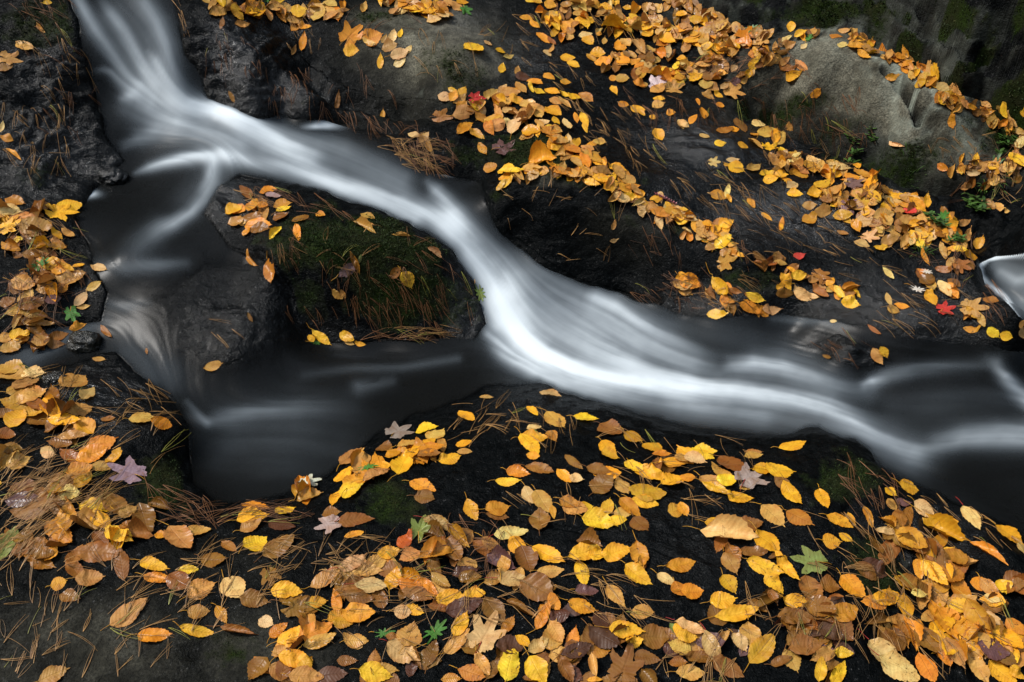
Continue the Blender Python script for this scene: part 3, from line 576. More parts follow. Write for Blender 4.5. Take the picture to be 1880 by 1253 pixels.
PAL = {'y': (.90, .53, .03), 'g': (.86, .43, .025), 'o': (.74, .30, .025), 't': (.62, .335, .078), 'p': (.78, .53, .20), 'b': (.26, .118, .024), 'd': (.10, .042, .022),
       'r': (.60, .05, .035), 'e': (.62, .13, .03), 'k': (.50, .37, .34), 'n': (.07, .23, .035), 'w': (.72, .70, .62), 'v': (.20, .28, .06), 'u': (.17, .09, .085)}
CNAME = {'y': 'bright yellow', 'g': 'golden', 'o': 'orange', 't': 'tan', 'p': 'pale', 'b': 'brown', 'd': 'dark brown', 'r': 'red', 'e': 'reddish orange', 'k': 'pinkish grey', 'n': 'green', 'w': 'whitish', 'v': 'olive green', 'u': 'purple-brown'}
def make_leaf(u, v, ang, ln, asp, c, kind='o', seed=0, drape=True):
    """returns world-space verts, faces, uv, colour, centre, stalk points; lays the blade on what is already there"""
    rs = np.random.default_rng(seed * 7919 + 13)
    p = hit(u, v)
    if p is None: return None
    n = normal(p)
    view = np.array([0, 0, CZ]) - p; view /= np.linalg.norm(view)
    if n @ view < .35: n = n + view * (.45 - n @ view); n /= np.linalg.norm(n)
    a = math.radians(ang); du, dv = math.cos(a) * ln / 2, -math.sin(a) * ln / 2
    A = on_plane(u - du, v - dv, p, n); B = on_plane(u + du, v + dv, p, n)
    ax = B - A; L = np.linalg.norm(ax); ax /= L; bi = np.cross(n, ax)
    C_ = on_plane(u + dv * asp, v - du * asp, p, n); D_ = on_plane(u - dv * asp, v + du * asp, p, n)
    Wd = abs((C_ - D_) @ bi)
    if kind in 'mk': Wd = L * np.clip(Wd / L, .8, 1.15) if kind == 'm' else L * .8
    L = min(L, .17); Wd = float(np.clip(Wd, .28 * L, .95 * L))
    g_ = lobed_grid(kind, rs) if kind in 'mk' else leaf_grid(rs=rs)
    X, Yl, F, uv, ss, tt = g_
    wdiv = 1.0 if kind in 'mk' else 1.0
    x = X * L; y = Yl * Wd * (1.0 if kind in 'mk' else 1.0)
    # lift: fold along the midrib, long-way arch, edge curl, ripples
    fold = rs.uniform(.0, .22); arch = rs.normal(0, .08); curl = rs.uniform(-.05, .25)
    if kind == 'c': curl = rs.uniform(.5, .95); arch = rs.uniform(-.25, .25)
    if kind == 'f': fold = rs.uniform(.8, 1.2)
    if kind == 'a': arch = rs.uniform(.35, .6) * -1; curl = .2
    if kind in 'mk': fold *= .4; curl = rs.uniform(.0, .12)
    z = fold * np.abs(y) + arch * L * (0.25 - (X) ** 2) * -1.0 + curl * np.abs(y) ** 2 / (Wd * .5) * 1.2
    tipc = rs.uniform(-.1, .35) * L * .5; z = z + tipc * np.clip(X - .15, 0, 1) ** 2 * 4
    z = z + .035 * L * vnoise(X * 4 + seed, tt * 1.6 + 3, seed * .37) + .012 * L * np.sin(ss * 30) * np.abs(tt)
    if kind == 'c':    # roll one long edge over
        roll = np.clip(tt * (1 if seed % 2 else -1) - .1, 0, 1); z = z + roll * Wd * .35 * np.sin(ss * np.pi); y = y * (1 - .45 * roll)
    if rs.random() < .5 and kind not in 'cfa': z = z[:] * 1.0 if rs.random() < .65 else -z * .7
    tilt = rs.normal(0, .10, 2); z = z + tilt[0] * x + tilt[1] * y
    P = p[None] + np.outer(x, ax) + np.outer(y, bi) + np.outer(z, n)
    hv = sample(H, P[:, 0], P[:, 1]); gap = hv - P[:, 2]
    lift = np.percentile(gap, 60) + .001; lift = min(lift, .03)
    P[:, 2] += lift
    P[:, 2] = np.minimum(np.maximum(P[:, 2], hv + .0012 + .0006 * rs.random(len(P))), P[:, 2] + .018)
    # leave a record so the next leaf lies on this one
    i, j = gidx(P[:, 0], P[:, 1]); i = i.astype(int); j = j.astype(int)
    for a_ in (0, 1):
        for b_ in (0, 1): np.maximum.at(H, (i + a_, j + b_), np.minimum(P[:, 2] + .0006, Hcap[i + a_, j + b_]))
    base = np.array(PAL[c]); cc = base * rs.uniform(.78, 1.12) * (1 + rs.normal(0, .07, 3) * np.array([.4, 1, 1.2]))
    wet = rs.uniform(.1, .95) + (.25 if c in 'bdu' else 0)
    if rs.random() < .22 and c in 'gotp': cc = cc * .55 + np.array(PAL['b']) * .5
    # stalk
    sl = L * rs.uniform(.22, .4); q0 = P[np.argmin(X + np.abs(Yl) * .5)] if kind != 'm' else p - ax * L * .22 + n * .003
    dirn = -ax + bi * rs.normal(0, .35); dirn /= np.linalg.norm(dirn)
    stalk = [q0 + dirn * sl * k / 4 + n * .004 * math.sin(k / 4 * math.pi) + bi * rs.normal(0, .02) * sl * (k / 4) ** 2 for k in range(5)]
    stalk = np.array(stalk); hv = sample(H, stalk[:, 0], stalk[:, 1]); stalk[:, 2] = np.maximum(stalk[:, 2], hv + .001) 
    return dict(P=P, F=F, uv=uv, c=np.clip(cc, .004, .9), wet=min(wet, 1), rnd=rs.random(), p=p, stalk=stalk, L=L, Wd=Wd)
def tube(points, r0, r1, ns=4):
    points = np.asarray(points); V_ = []; F_ = []
    for k, q_ in enumerate(points):
        d = points[min(k + 1, len(points) - 1)] - points[max(k - 1, 0)]; d /= np.linalg.norm(d) + 1e-9
        a_ = np.cross(d, [0, 0, 1.0]); a_ /= np.linalg.norm(a_) + 1e-9; b_ = np.cross(d, a_); r = r0 + (r1 - r0) * k / (len(points) - 1)
        for m_ in range(ns): t_ = 2 * math.pi * m_ / ns; V_.append(q_ + r * (a_ * math.cos(t_) + b_ * math.sin(t_)))
    for k in range(len(points) - 1):
        for m_ in range(ns): F_.append((k * ns + m_, k * ns + (m_ + 1) % ns, (k + 1) * ns + (m_ + 1) % ns, (k + 1) * ns + m_))
    return np.array(V_), np.array(F_)
def batch_mesh(name, items, mt, has_uv=True):
    """items: (P, F, uv, colour, wet, rnd)"""
    Vs, Fs, Us, Cs, Ws, Rs = [], [], [], [], [], []; o = 0
    for P, F, uv, c, w, r in items:
        Vs.append(P); Fs.append(F + o); Us.append(uv if uv is not None else np.zeros((len(P), 2))); Cs.append(np.tile([*c, 1], (len(P), 1))); Ws.append(np.full(len(P), w)); Rs.append(np.full(len(P), r)); o += len(P)
    return new_mesh(name, np.concatenate(Vs), np.concatenate(Fs), mt, fattr={'wet': np.concatenate(Ws), 'rnd': np.concatenate(Rs)}, cattr={'col': np.concatenate(Cs)}, uv=np.concatenate(Us))
# x,y,angle,length,width/length,colour[,kind] read off nine enlarged tiles of the photograph (enlargement 2.984)
PAL.update(h=(.88, .55, .22), q=(.34, .135, .024), z=(.32, .25, .235)); CNAME.update(h='peach-gold', q='rust-brown', z='grey')
TILES = [((0, 0), """
255,18,180,65,.45,g;228,158,-50,80,.4,t,c;135,250,-25,115,.5,t;30,370,10,100,.5,b;60,330,-15,150,.6,t,m;35,760,160,85,.45,o;75,845,-40,115,.3,o,c;10,700,70,60,.6,p;
85,1108,-15,120,.4,o;125,1200,-10,150,.5,t;60,1165,-10,150,.5,p;240,1150,10,90,.5,b;380,1130,0,140,.5,g;345,1168,-8,190,.7,g,m;60,1228,0,130,.7,g,m;200,1235,0,100,.5,b;
1130,5,-40,60,.5,t;1165,30,60,80,.5,t;1215,25,-80,80,.6,g;1270,60,40,70,.5,b;1370,20,-60,80,.6,o;1330,135,0,80,.5,t;1310,90,-60,100,.5,g;1215,130,80,70,.4,b;1515,60,0,100,.6,t;1520,32,10,90,.4,y;
1640,75,0,95,.8,y;1735,65,30,90,.5,p;1750,100,45,90,.6,t;1810,25,-20,80,.6,t;1620,133,0,90,.45,t;1815,100,30,100,.35,t;1670,152,0,80,.35,g;1660,230,80,100,.35,o;1610,275,60,60,.4,b;1850,560,80,100,.3,b;1270,540,-70,80,.3,b;
1475,8,10,60,.6,n,k;1300,1215,20,110,.5,t;1390,1200,0,110,.5,b;1550,1125,15,110,.35,o;1555,1148,10,90,.3,y;1540,1185,20,100,.5,b;1645,1200,20,100,.4,b;1755,1178,-10,55,.7,o;
1500,1073,0,90,.35,k;1470,1048,10,100,.4,o;1385,1135,60,80,.75,o;1445,1140,0,60,.9,o;1285,1157,20,105,.6,g;1415,1240,5,150,.4,o"""),
((625, 0), """
130,45,70,70,.55,t;245,5,0,100,.4,y;295,78,40,60,.5,t;25,75,0,60,.3,b;180,205,20,120,.8,o;65,190,45,150,.85,o,m;60,280,0,90,.8,g;160,250,-20,90,.4,t;240,215,60,60,.5,t;285,195,75,80,.6,p;328,183,75,60,.5,g;270,262,20,95,.65,t;370,275,45,60,.55,p;325,345,30,80,.6,p;325,310,15,110,.6,p;217,337,85,95,.4,g;
350,20,-20,90,.5,o;400,30,-10,80,.5,t;385,75,-5,90,.35,g;440,70,-20,80,.4,t;550,62,-20,90,.5,o;515,70,60,80,.5,g;590,20,80,70,.8,t;630,40,-40,90,.6,t;670,15,-20,70,.6,g;690,65,-40,75,.8,n,m;590,100,-10,80,.35,t;520,120,10,95,.5,p;
728,260,5,105,.65,y;808,240,-30,50,.4,p;878,283,-20,60,.45,g;920,313,10,65,.4,p;882,374,75,60,.7,y;968,388,80,50,.7,t;232,635,85,60,.5,g;
1040,8,-10,60,.4,y;1080,15,-20,60,.5,g;1020,100,-5,80,.35,g;1065,135,-40,70,.5,g;1110,207,-40,95,.4,g;1160,235,-40,65,.4,q;1135,295,-50,60,.5,p;1155,275,60,50,.5,t;1245,320,-10,85,.5,g;1275,355,-20,75,.5,g;1258,222,-10,50,.7,t;1355,228,-35,70,.75,g;1415,203,0,35,.7,g;1445,227,80,45,.7,t;
1150,40,-15,70,.6,g;1300,95,30,60,.6,t;1340,145,-70,85,.6,g;1210,110,-60,65,.4,b;1400,45,0,90,.5,g;1455,60,-20,75,.5,g;1510,30,40,50,.7,y;1575,45,0,60,.4,g;1440,90,10,80,.5,t;1480,120,70,110,.6,o;1500,160,-10,150,.4,g,c;1560,175,-30,80,.6,g;
1610,115,-25,70,.5,g;1655,155,0,80,.5,t;1720,165,-10,90,.4,t;1560,238,-40,65,.7,t;1700,280,-40,60,.5,t;1640,265,-60,110,.6,p,c;1795,235,-30,100,.7,g;1860,180,0,70,.7,g;1850,225,-20,70,.5,t;
1375,320,-40,70,.5,g;1485,325,80,50,.5,t;1410,298,0,85,.6,g;1440,345,0,100,.6,o;1550,355,-20,75,.7,g;1610,355,20,70,.5,g;1690,340,80,90,.6,b;1635,380,30,60,.5,o;1630,420,70,60,.6,t;1495,430,0,50,.7,o;1545,430,0,80,.6,t;1785,400,0,75,.5,g;1840,375,60,60,.6,y;1870,340,0,60,.6,g;1640,468,-15,80,.5,o;
1830,490,10,120,.6,t,m;1735,465,70,95,.7,w,m;1740,500,20,90,.5,t;1860,445,20,60,.5,g;1500,498,-60,65,.6,g;1550,575,-10,60,.6,o;1630,600,-10,85,.5,g;1650,625,-40,50,.5,g;1745,545,-10,70,.4,g;1745,580,20,80,.6,t;1812,622,10,55,.8,o;1712,640,30,40,.8,o;1742,740,-60,80,.75,g;1865,685,-60,60,.6,p;
1000,430,-10,90,.5,d;615,500,-30,60,.5,y;580,530,-10,95,.6,p;655,545,30,90,.5,t;620,535,60,70,.7,g;668,582,40,75,.7,g;680,635,10,140,.45,t;560,640,0,120,.5,q,m;
830,520,30,100,.6,t;890,500,60,80,.5,p;960,500,20,80,.5,g;990,485,-50,90,.5,t;930,515,-5,115,.5,t;900,580,20,90,.6,t;865,565,70,80,.7,o;750,560,0,98,.8,r,m;750,610,-45,80,.5,y;920,615,15,75,.5,p;
1065,450,-10,90,.6,o;1145,425,-30,70,.5,o;1235,452,-10,65,.55,g;1045,490,-60,60,.4,y;1095,505,-20,70,.5,y;1160,503,-15,90,.45,g;1225,520,-40,60,.4,y;1345,535,-30,95,.5,o;1280,535,-20,75,.6,g;1180,560,-20,80,.5,t;1230,570,-40,90,.4,t;970,560,-20,100,.5,g;1030,580,-10,95,.5,t;1080,600,-15,125,.4,t;1165,615,-25,98,.65,g;
1290,650,-75,62,.5,o;1338,665,-65,88,.5,g;1340,710,-65,60,.4,g;1240,690,-70,82,.6,p;1185,670,-50,60,.5,g;780,665,-30,95,.4,o;685,700,35,115,.5,o;840,660,-10,110,.6,g;870,690,30,105,.7,t;820,710,-60,95,.5,o;920,690,-60,85,.5,p;960,700,70,115,.7,p;1020,755,10,85,.6,t;1045,725,0,105,.6,g;
750,750,-30,95,.4,g;780,820,-55,85,.5,o;405,745,-15,78,.55,p;460,760,50,82,.55,t;487,805,-70,62,.55,g;900,805,20,125,.8,u,m;1145,740,-10,110,.6,o,m;1195,790,-10,110,.5,t;1095,805,-30,60,.5,y;1190,830,-20,80,.5,g;
1270,840,-25,100,.5,o;1380,790,30,60,.6,o;1420,785,-10,75,.7,t;1355,820,-20,75,.8,t;1370,860,10,105,.5,t;1400,890,-40,90,.5,g;1300,905,-50,90,.5,t;1340,900,-60,95,.4,o;1050,935,0,110,.5,t;1150,900,-50,100,.4,o;1105,885,15,170,.35,g,c;820,920,20,82,.7,o;940,950,5,140,.25,y;910,930,10,105,.45,y;
1200,960,-15,120,.35,o;1270,975,-25,90,.5,t;1350,960,-40,95,.4,g;1410,960,-30,80,.5,t;1055,987,20,82,.6,p;920,1005,45,90,.35,g;880,1030,50,80,.4,t;1445,955,-20,100,.5,b;1520,925,-15,115,.4,g;1525,955,-50,105,.5,t;1430,1000,-10,105,.5,g;1380,1025,-15,100,.4,g;1480,1040,20,95,.6,g;1560,1050,-30,90,.5,g;1600,1040,10,90,.4,o;1620,1070,-40,80,.4,t;
1590,1095,-20,90,.5,g;1540,1105,-20,105,.5,p;1730,1100,10,78,.55,g;1660,1130,-20,65,.5,g;1700,1155,-20,90,.5,t;1795,1150,-60,62,.5,g;1750,1190,-15,115,.5,o;1850,1155,-30,85,.4,p;1500,1225,70,62,.45,t;150,1187,-20,85,.35,t;165,1230,-20,50,.3,t"""),
((1250, 0), """
20,50,-60,80,.4,t;5,95,0,70,.5,g;25,170,-20,80,.5,t;165,200,-20,80,.5,b;90,130,-10,95,.5,g;150,115,0,75,.5,p;205,120,-10,85,.6,t;230,160,-30,95,.6,t;305,172,-60,80,.7,t;603,145,85,62,.8,g;70,212,0,52,.6,g;55,245,0,95,.4,g;120,245,0,62,.6,t;390,175,15,90,.6,n,k;460,235,30,120,.8,t,m;360,225,10,135,.7,o,m;655,205,25,85,.4,g;580,228,35,75,.35,p;590,255,20,85,.5,t;675,255,45,48,.6,p;700,222,40,55,.6,n,k;
895,172,0,75,.4,t;850,203,0,75,.65,o;888,250,-15,65,.5,p;955,270,-5,95,.5,g;1000,315,-25,85,.35,g;1060,305,-20,65,.4,b;655,382,-35,80,.55,t;575,410,-5,115,.35,q;615,435,20,105,.5,g;570,345,40,75,.5,t;555,308,10,75,.4,b;430,380,15,65,.5,b;490,365,20,90,.6,t;387,422,60,52,.5,p;345,465,50,60,.5,t;300,465,0,62,.8,u;290,525,-20,130,.6,t,m;235,495,30,52,.7,p;
740,508,45,80,.6,o;1158,440,-5,85,.5,g;1483,678,-75,68,.7,o;1185,782,-10,92,.35,p,c;1200,330,-10,65,.5,o;1250,345,-30,65,.5,t;1330,370,-20,95,.6,o;1370,400,-50,85,.5,t;1385,440,-60,95,.5,g;1430,500,-40,85,.7,p;1520,520,-20,80,.5,t;1500,500,-30,95,.5,t;1470,545,-20,75,.5,g;1590,615,-10,62,.6,o;1640,570,-30,95,.5,o;1665,595,-20,70,.5,t;1760,600,-40,80,.5,t;1770,625,-60,75,.5,g;1868,648,-50,45,.5,y;
120,625,-80,68,.7,o;68,655,50,62,.6,o;95,560,-70,42,.5,o;215,580,-20,48,.8,o;15,690,-20,65,.7,p;130,748,-25,62,.4,p;215,787,0,68,.6,y;150,530,-30,85,.4,t;120,375,0,90,.5,t;80,450,30,85,.5,g;135,480,0,82,.5,t;
475,725,20,105,.7,t;425,682,0,75,.5,p;330,690,-60,95,.6,b;285,712,-5,65,.6,o;240,715,10,95,.35,q;592,697,80,72,.6,t;550,755,70,85,.6,t;520,750,80,82,.45,g;405,740,10,55,.4,o;410,790,-40,95,.8,t;340,800,-20,65,.6,o;490,805,10,80,.7,y,m;
185,890,0,72,.8,p,m;250,905,0,35,.6,g;285,880,0,75,.35,p;305,925,-20,105,.75,g;400,920,20,85,.6,t;552,925,80,82,.55,t;625,900,-65,85,.6,t;675,955,-20,62,.6,t;712,940,-40,95,.6,g;470,960,5,85,.4,y;490,993,0,85,.5,g;545,975,-10,85,.4,g;590,1003,-10,55,.5,g;610,1020,20,65,.7,p;625,1065,-5,92,.5,g;770,1030,20,80,.7,g;730,1072,0,85,.55,g;705,1130,0,85,.55,t;780,1120,-25,65,.3,b;775,1172,0,105,.55,t;705,1203,20,90,.75,g;
840,895,-10,95,.5,t;870,920,-5,150,.35,p;940,990,-20,95,.4,o;1000,965,-30,125,.3,g;850,1060,50,90,.6,t;950,1030,-20,125,.8,u,m;925,1155,-10,130,.7,u,m;1010,1185,10,65,.6,g;885,1195,0,115,.5,g;1120,1060,-20,80,.5,t;1160,1100,-10,85,.6,g;1180,1140,20,75,.6,t;1150,1145,-20,75,.6,g;1225,1095,-20,90,.5,g;1250,1100,-20,115,.5,t;1290,1150,-35,135,.35,g;1340,1098,80,92,.5,g;1280,1080,60,60,.5,o;1105,1200,10,115,.6,t;1330,1210,30,105,.6,t;1250,1175,-20,75,.7,r;1240,1215,-10,100,.6,t;1000,1240,0,110,.6,t;1480,1215,-50,85,.7,g;1430,1205,60,75,.7,n,k;1550,1225,20,80,.5,t;
215,1075,-15,112,.5,g;255,1050,75,82,.35,p;265,1095,-60,52,.5,g;385,1115,-55,72,.5,o;470,1190,-35,72,.35,o;15,1170,-10,55,.4,y;40,1215,-20,105,.4,p;550,1230,80,82,.3,o;
1435,922,-25,72,.6,o;1540,940,-70,75,.4,o;1600,965,0,85,.5,p;1640,930,30,85,.6,t;1705,930,-20,65,.7,g;1560,1040,20,75,.4,t;1690,1020,60,85,.4,t;1735,1150,0,80,.6,t;1685,1125,-30,95,.6,t;1787,1160,0,35,.8,t;1860,800,60,85,.6,p;1830,860,0,80,.5,t;1840,890,-40,115,.5,y;1800,690,-40,95,.4,t;1860,740,-40,80,.5,t"""),
((0, 415), """
60,15,20,135,.7,g,m;200,20,0,190,.5,t;190,85,40,95,.5,b;375,42,-30,82,.5,t;315,50,-40,75,.6,g;105,87,10,62,.6,y;320,90,-20,105,.3,t;320,118,-5,95,.4,g;100,168,0,55,.8,b;190,172,0,135,.4,b;285,170,-15,85,.5,q;225,240,30,130,.6,n,k;545,235,-15,98,.5,p;430,218,10,75,.4,g;330,270,0,85,.5,o;390,285,12,185,.45,t;375,240,-30,85,.4,g;130,325,-10,145,.6,t;345,350,20,82,.7,o;515,330,30,105,.45,t;460,445,10,85,.3,t;445,405,50,112,.5,p;300,430,10,100,.5,u;175,430,15,175,.45,b;45,420,30,95,.6,b;395,490,-70,95,.8,n,m;
225,555,0,165,.25,t;30,620,10,95,.6,t;70,670,20,155,.4,t;110,607,0,118,.6,y;430,560,20,105,.4,o;325,605,15,115,.45,q;305,655,5,125,.35,b;585,585,-45,95,.35,q;545,735,0,75,.4,t;100,900,20,135,.6,t;150,870,30,155,.45,t;185,820,5,145,.4,p;185,940,25,185,.4,t;400,850,20,155,.5,t;
30,1030,10,110,.5,b;440,1015,20,155,.65,t;485,925,50,115,.6,p;360,1085,-5,195,.35,g;780,1055,0,155,.45,t;885,1080,-15,128,.85,o;595,1060,0,85,.35,b;90,1055,50,125,.75,g;405,1172,5,178,.25,t;30,1150,0,120,.5,b;560,1190,20,195,.5,o;480,1230,0,95,.5,t;265,1235,-20,85,.6,p;640,1235,40,65,.5,g;60,1230,0,160,.4,b;
1170,770,15,112,.5,t;1370,505,-60,60,.4,b;805,690,-80,40,.4,b;1430,20,0,112,.5,b;1350,35,60,62,.6,o;1510,40,45,95,.35,y,c;1630,45,-80,82,.55,o;1385,180,-50,105,.25,o,c;1475,258,-75,128,.5,o;1850,380,-30,72,.5,t;1730,640,-10,70,.5,n,k;1705,625,-60,55,.6,g;1765,625,-35,132,.45,y"""),
((625, 415), """
135,10,-25,140,.12,t,c;335,55,-5,105,.2,t,c;518,150,-35,112,.25,p,c;40,240,40,130,.5,z;105,185,70,60,.4,v;80,215,-65,132,.35,q,c;305,255,50,85,.6,q;365,295,-60,108,.65,y;15,388,-70,62,.5,t;765,370,-70,108,.45,v,k;50,640,-20,65,.4,t;35,610,-30,92,.6,g;110,648,-5,68,.4,g;1500,85,0,50,.5,p;1860,335,-20,90,.5,t;1860,285,50,62,.7,g;
800,940,-5,78,.3,t;690,1040,-30,98,.6,g;1050,1015,-40,78,.5,g;1060,1108,10,82,.55,p;1150,925,-15,125,.3,p;1180,1070,-45,148,.55,t;1345,1055,-5,148,.35,y;1480,1115,-25,135,.75,b;1605,1160,-25,122,.5,g;1715,1215,-20,128,.45,g;1470,1220,-40,115,.6,g;1055,1165,0,168,.4,g;1035,1205,-50,155,.5,y;1160,1155,-50,82,.7,o;
325,1125,30,150,.8,z,m;530,1150,40,105,.6,t;475,1115,15,132,.4,y;680,1238,0,85,.4,t;675,1195,15,92,.75,g;240,1225,0,92,.5,b;380,1205,15,145,.4,t;490,1195,40,80,.5,g;500,1235,10,155,.4,o;320,1245,0,125,.3,g;110,1235,30,65,.3,t"""),
((1250, 415), """
150,12,-10,78,.4,g;190,37,50,58,.8,g;120,60,-30,92,.6,t;250,75,-20,80,.5,t;280,115,0,75,.4,g;230,100,40,112,.6,y;250,205,20,125,.8,t,m;235,160,80,62,.6,t;550,10,-70,35,.6,g;885,42,-15,68,.4,t;
955,20,-60,85,.6,o;1060,15,0,90,.5,t;1140,90,20,100,.6,t;1190,30,-80,85,.5,t;990,100,-20,92,.4,p;1095,125,-10,85,.3,g;1035,70,-15,110,.6,p,m;1225,95,60,80,.6,t;1280,10,10,85,.5,g;1330,75,10,58,.7,y;1300,120,-45,75,.6,y;1260,100,75,80,.5,p;1340,180,-60,95,.3,o;1480,15,30,75,.7,y;1470,105,-30,90,.5,g;1435,150,-70,95,.3,t;1495,60,-70,75,.5,t;1550,110,80,85,.5,t;1525,150,-10,85,.4,y;1440,245,-10,100,.4,q;1535,235,-20,115,.7,q,m;
650,165,10,68,.6,r;1135,262,-50,92,.35,p;1340,275,-15,70,.5,w,k;1295,350,-20,95,.6,w,k;1495,315,-30,82,.65,b;1490,365,-60,105,.5,o;1440,365,-50,112,.5,p;1370,400,-55,95,.6,g;1455,455,10,110,.8,r,m;1640,520,-60,95,.5,t;1600,470,0,165,.7,t,m;1590,570,-10,92,.4,g;1715,585,-45,85,.6,y;1785,597,-15,75,.8,y;1695,412,-10,92,.4,q;1870,540,60,60,.5,t;1868,600,-70,65,.6,p;
20,350,10,90,.5,t;15,280,-30,70,.5,g;50,320,-20,125,.7,o;260,350,-60,85,.5,o;215,340,-40,145,.55,g;300,365,-20,85,.4,q;385,385,-20,80,.4,o;410,400,-20,118,.45,y;255,432,-10,82,.4,o;200,485,0,122,.45,g;380,480,-25,155,.35,o;500,480,15,112,.5,p;
430,190,-40,105,.35,b;545,225,-10,85,.3,t;575,310,-60,115,.4,g;605,260,-30,65,.4,g;640,290,5,88,.65,y;543,335,20,48,.8,g;570,385,0,105,.4,b;665,380,-40,122,.5,p;720,395,-10,85,.4,p;760,370,-30,115,.4,q;820,360,-50,85,.3,g;865,388,-50,92,.45,y;930,435,-10,112,.5,y;965,380,-50,65,.4,g;930,340,15,115,.45,o,c;770,290,-30,120,.35,q,m;
1140,405,-70,85,.35,p;1165,460,-20,75,.7,t;1210,440,-10,92,.4,o;1080,710,-60,105,.6,t;1112,700,-60,85,.6,y;610,1205,10,155,.35,g;1060,570,-35,92,.2,q;835,523,0,40,.5,p;800,720,-20,60,.25,b;120,1245,-5,155,.3,y;400,1240,0,105,.3,t"""),
((0, 833), """
200,300,10,300,.35,b;130,265,5,200,.4,u;50,500,60,200,.5,v;130,480,20,110,.5,b;270,10,0,82,.5,p;110,50,25,155,.6,t;560,75,-10,130,.5,t;690,100,160,225,.75,z,m;510,15,20,200,.4,o;625,25,30,115,.4,g;390,170,0,130,.5,b;435,95,10,155,.6,o;465,155,50,128,.55,g;390,235,0,132,.65,p;530,305,-10,192,.42,y;325,440,-40,195,.6,o;290,560,50,120,.5,o;375,365,80,155,.65,g;640,280,-40,165,.7,b;705,325,30,115,.7,t;560,390,-40,132,.7,y;530,555,-5,250,.5,q;660,462,-25,168,.6,y;240,570,0,125,.7,b;
880,450,0,68,.9,o;1080,430,5,155,.4,t;985,465,-50,185,.75,t;1400,290,-10,155,.3,o;1565,310,15,122,.4,y;1390,350,10,192,.45,g;1380,400,20,140,.4,t;1400,490,25,145,.65,y;1530,520,30,205,.5,b;1545,395,-10,150,.4,d;1255,510,-30,98,.55,q;710,410,20,112,.4,q;
870,690,-10,172,.35,o;850,610,-15,172,.45,y;1030,640,5,118,.4,y;990,705,-30,165,.7,b;1110,745,25,185,.55,t;1175,580,-5,158,.5,b;325,712,20,102,.95,g;500,690,10,168,.6,t;385,790,-10,125,.55,b;1275,745,-50,155,.85,p;710,870,38,265,.4,t;1090,865,0,128,.7,t;1400,805,-10,175,.55,b;1215,885,-60,125,.55,g;1460,930,-20,92,.85,p;850,995,0,192,.5,o;1075,965,-12,195,.35,y;1310,975,-10,212,.2,q,c;300,1215,25,190,.5,t;
1600,790,20,150,.6,b;1640,850,0,200,.6,b,m;1570,755,-5,178,.5,g;1790,690,30,205,.4,t;1745,820,10,112,.7,g;1850,900,20,120,.6,o;1530,970,40,130,.5,o;1560,1060,50,160,.5,g;1590,1010,25,165,.5,g;1740,980,25,222,.45,o;1755,1035,20,195,.35,t;1540,1095,20,110,.5,t;1620,1145,-15,192,.55,g;1680,1180,60,135,.6,g;1680,1240,0,190,.5,t;1820,330,10,112,.5,b;1700,165,20,135,.7,w,m;1700,240,15,155,.35,t;1800,395,200,165,.8,k,m;1850,240,60,115,.4,g;1480,680,-70,115,.7,b,m"""),
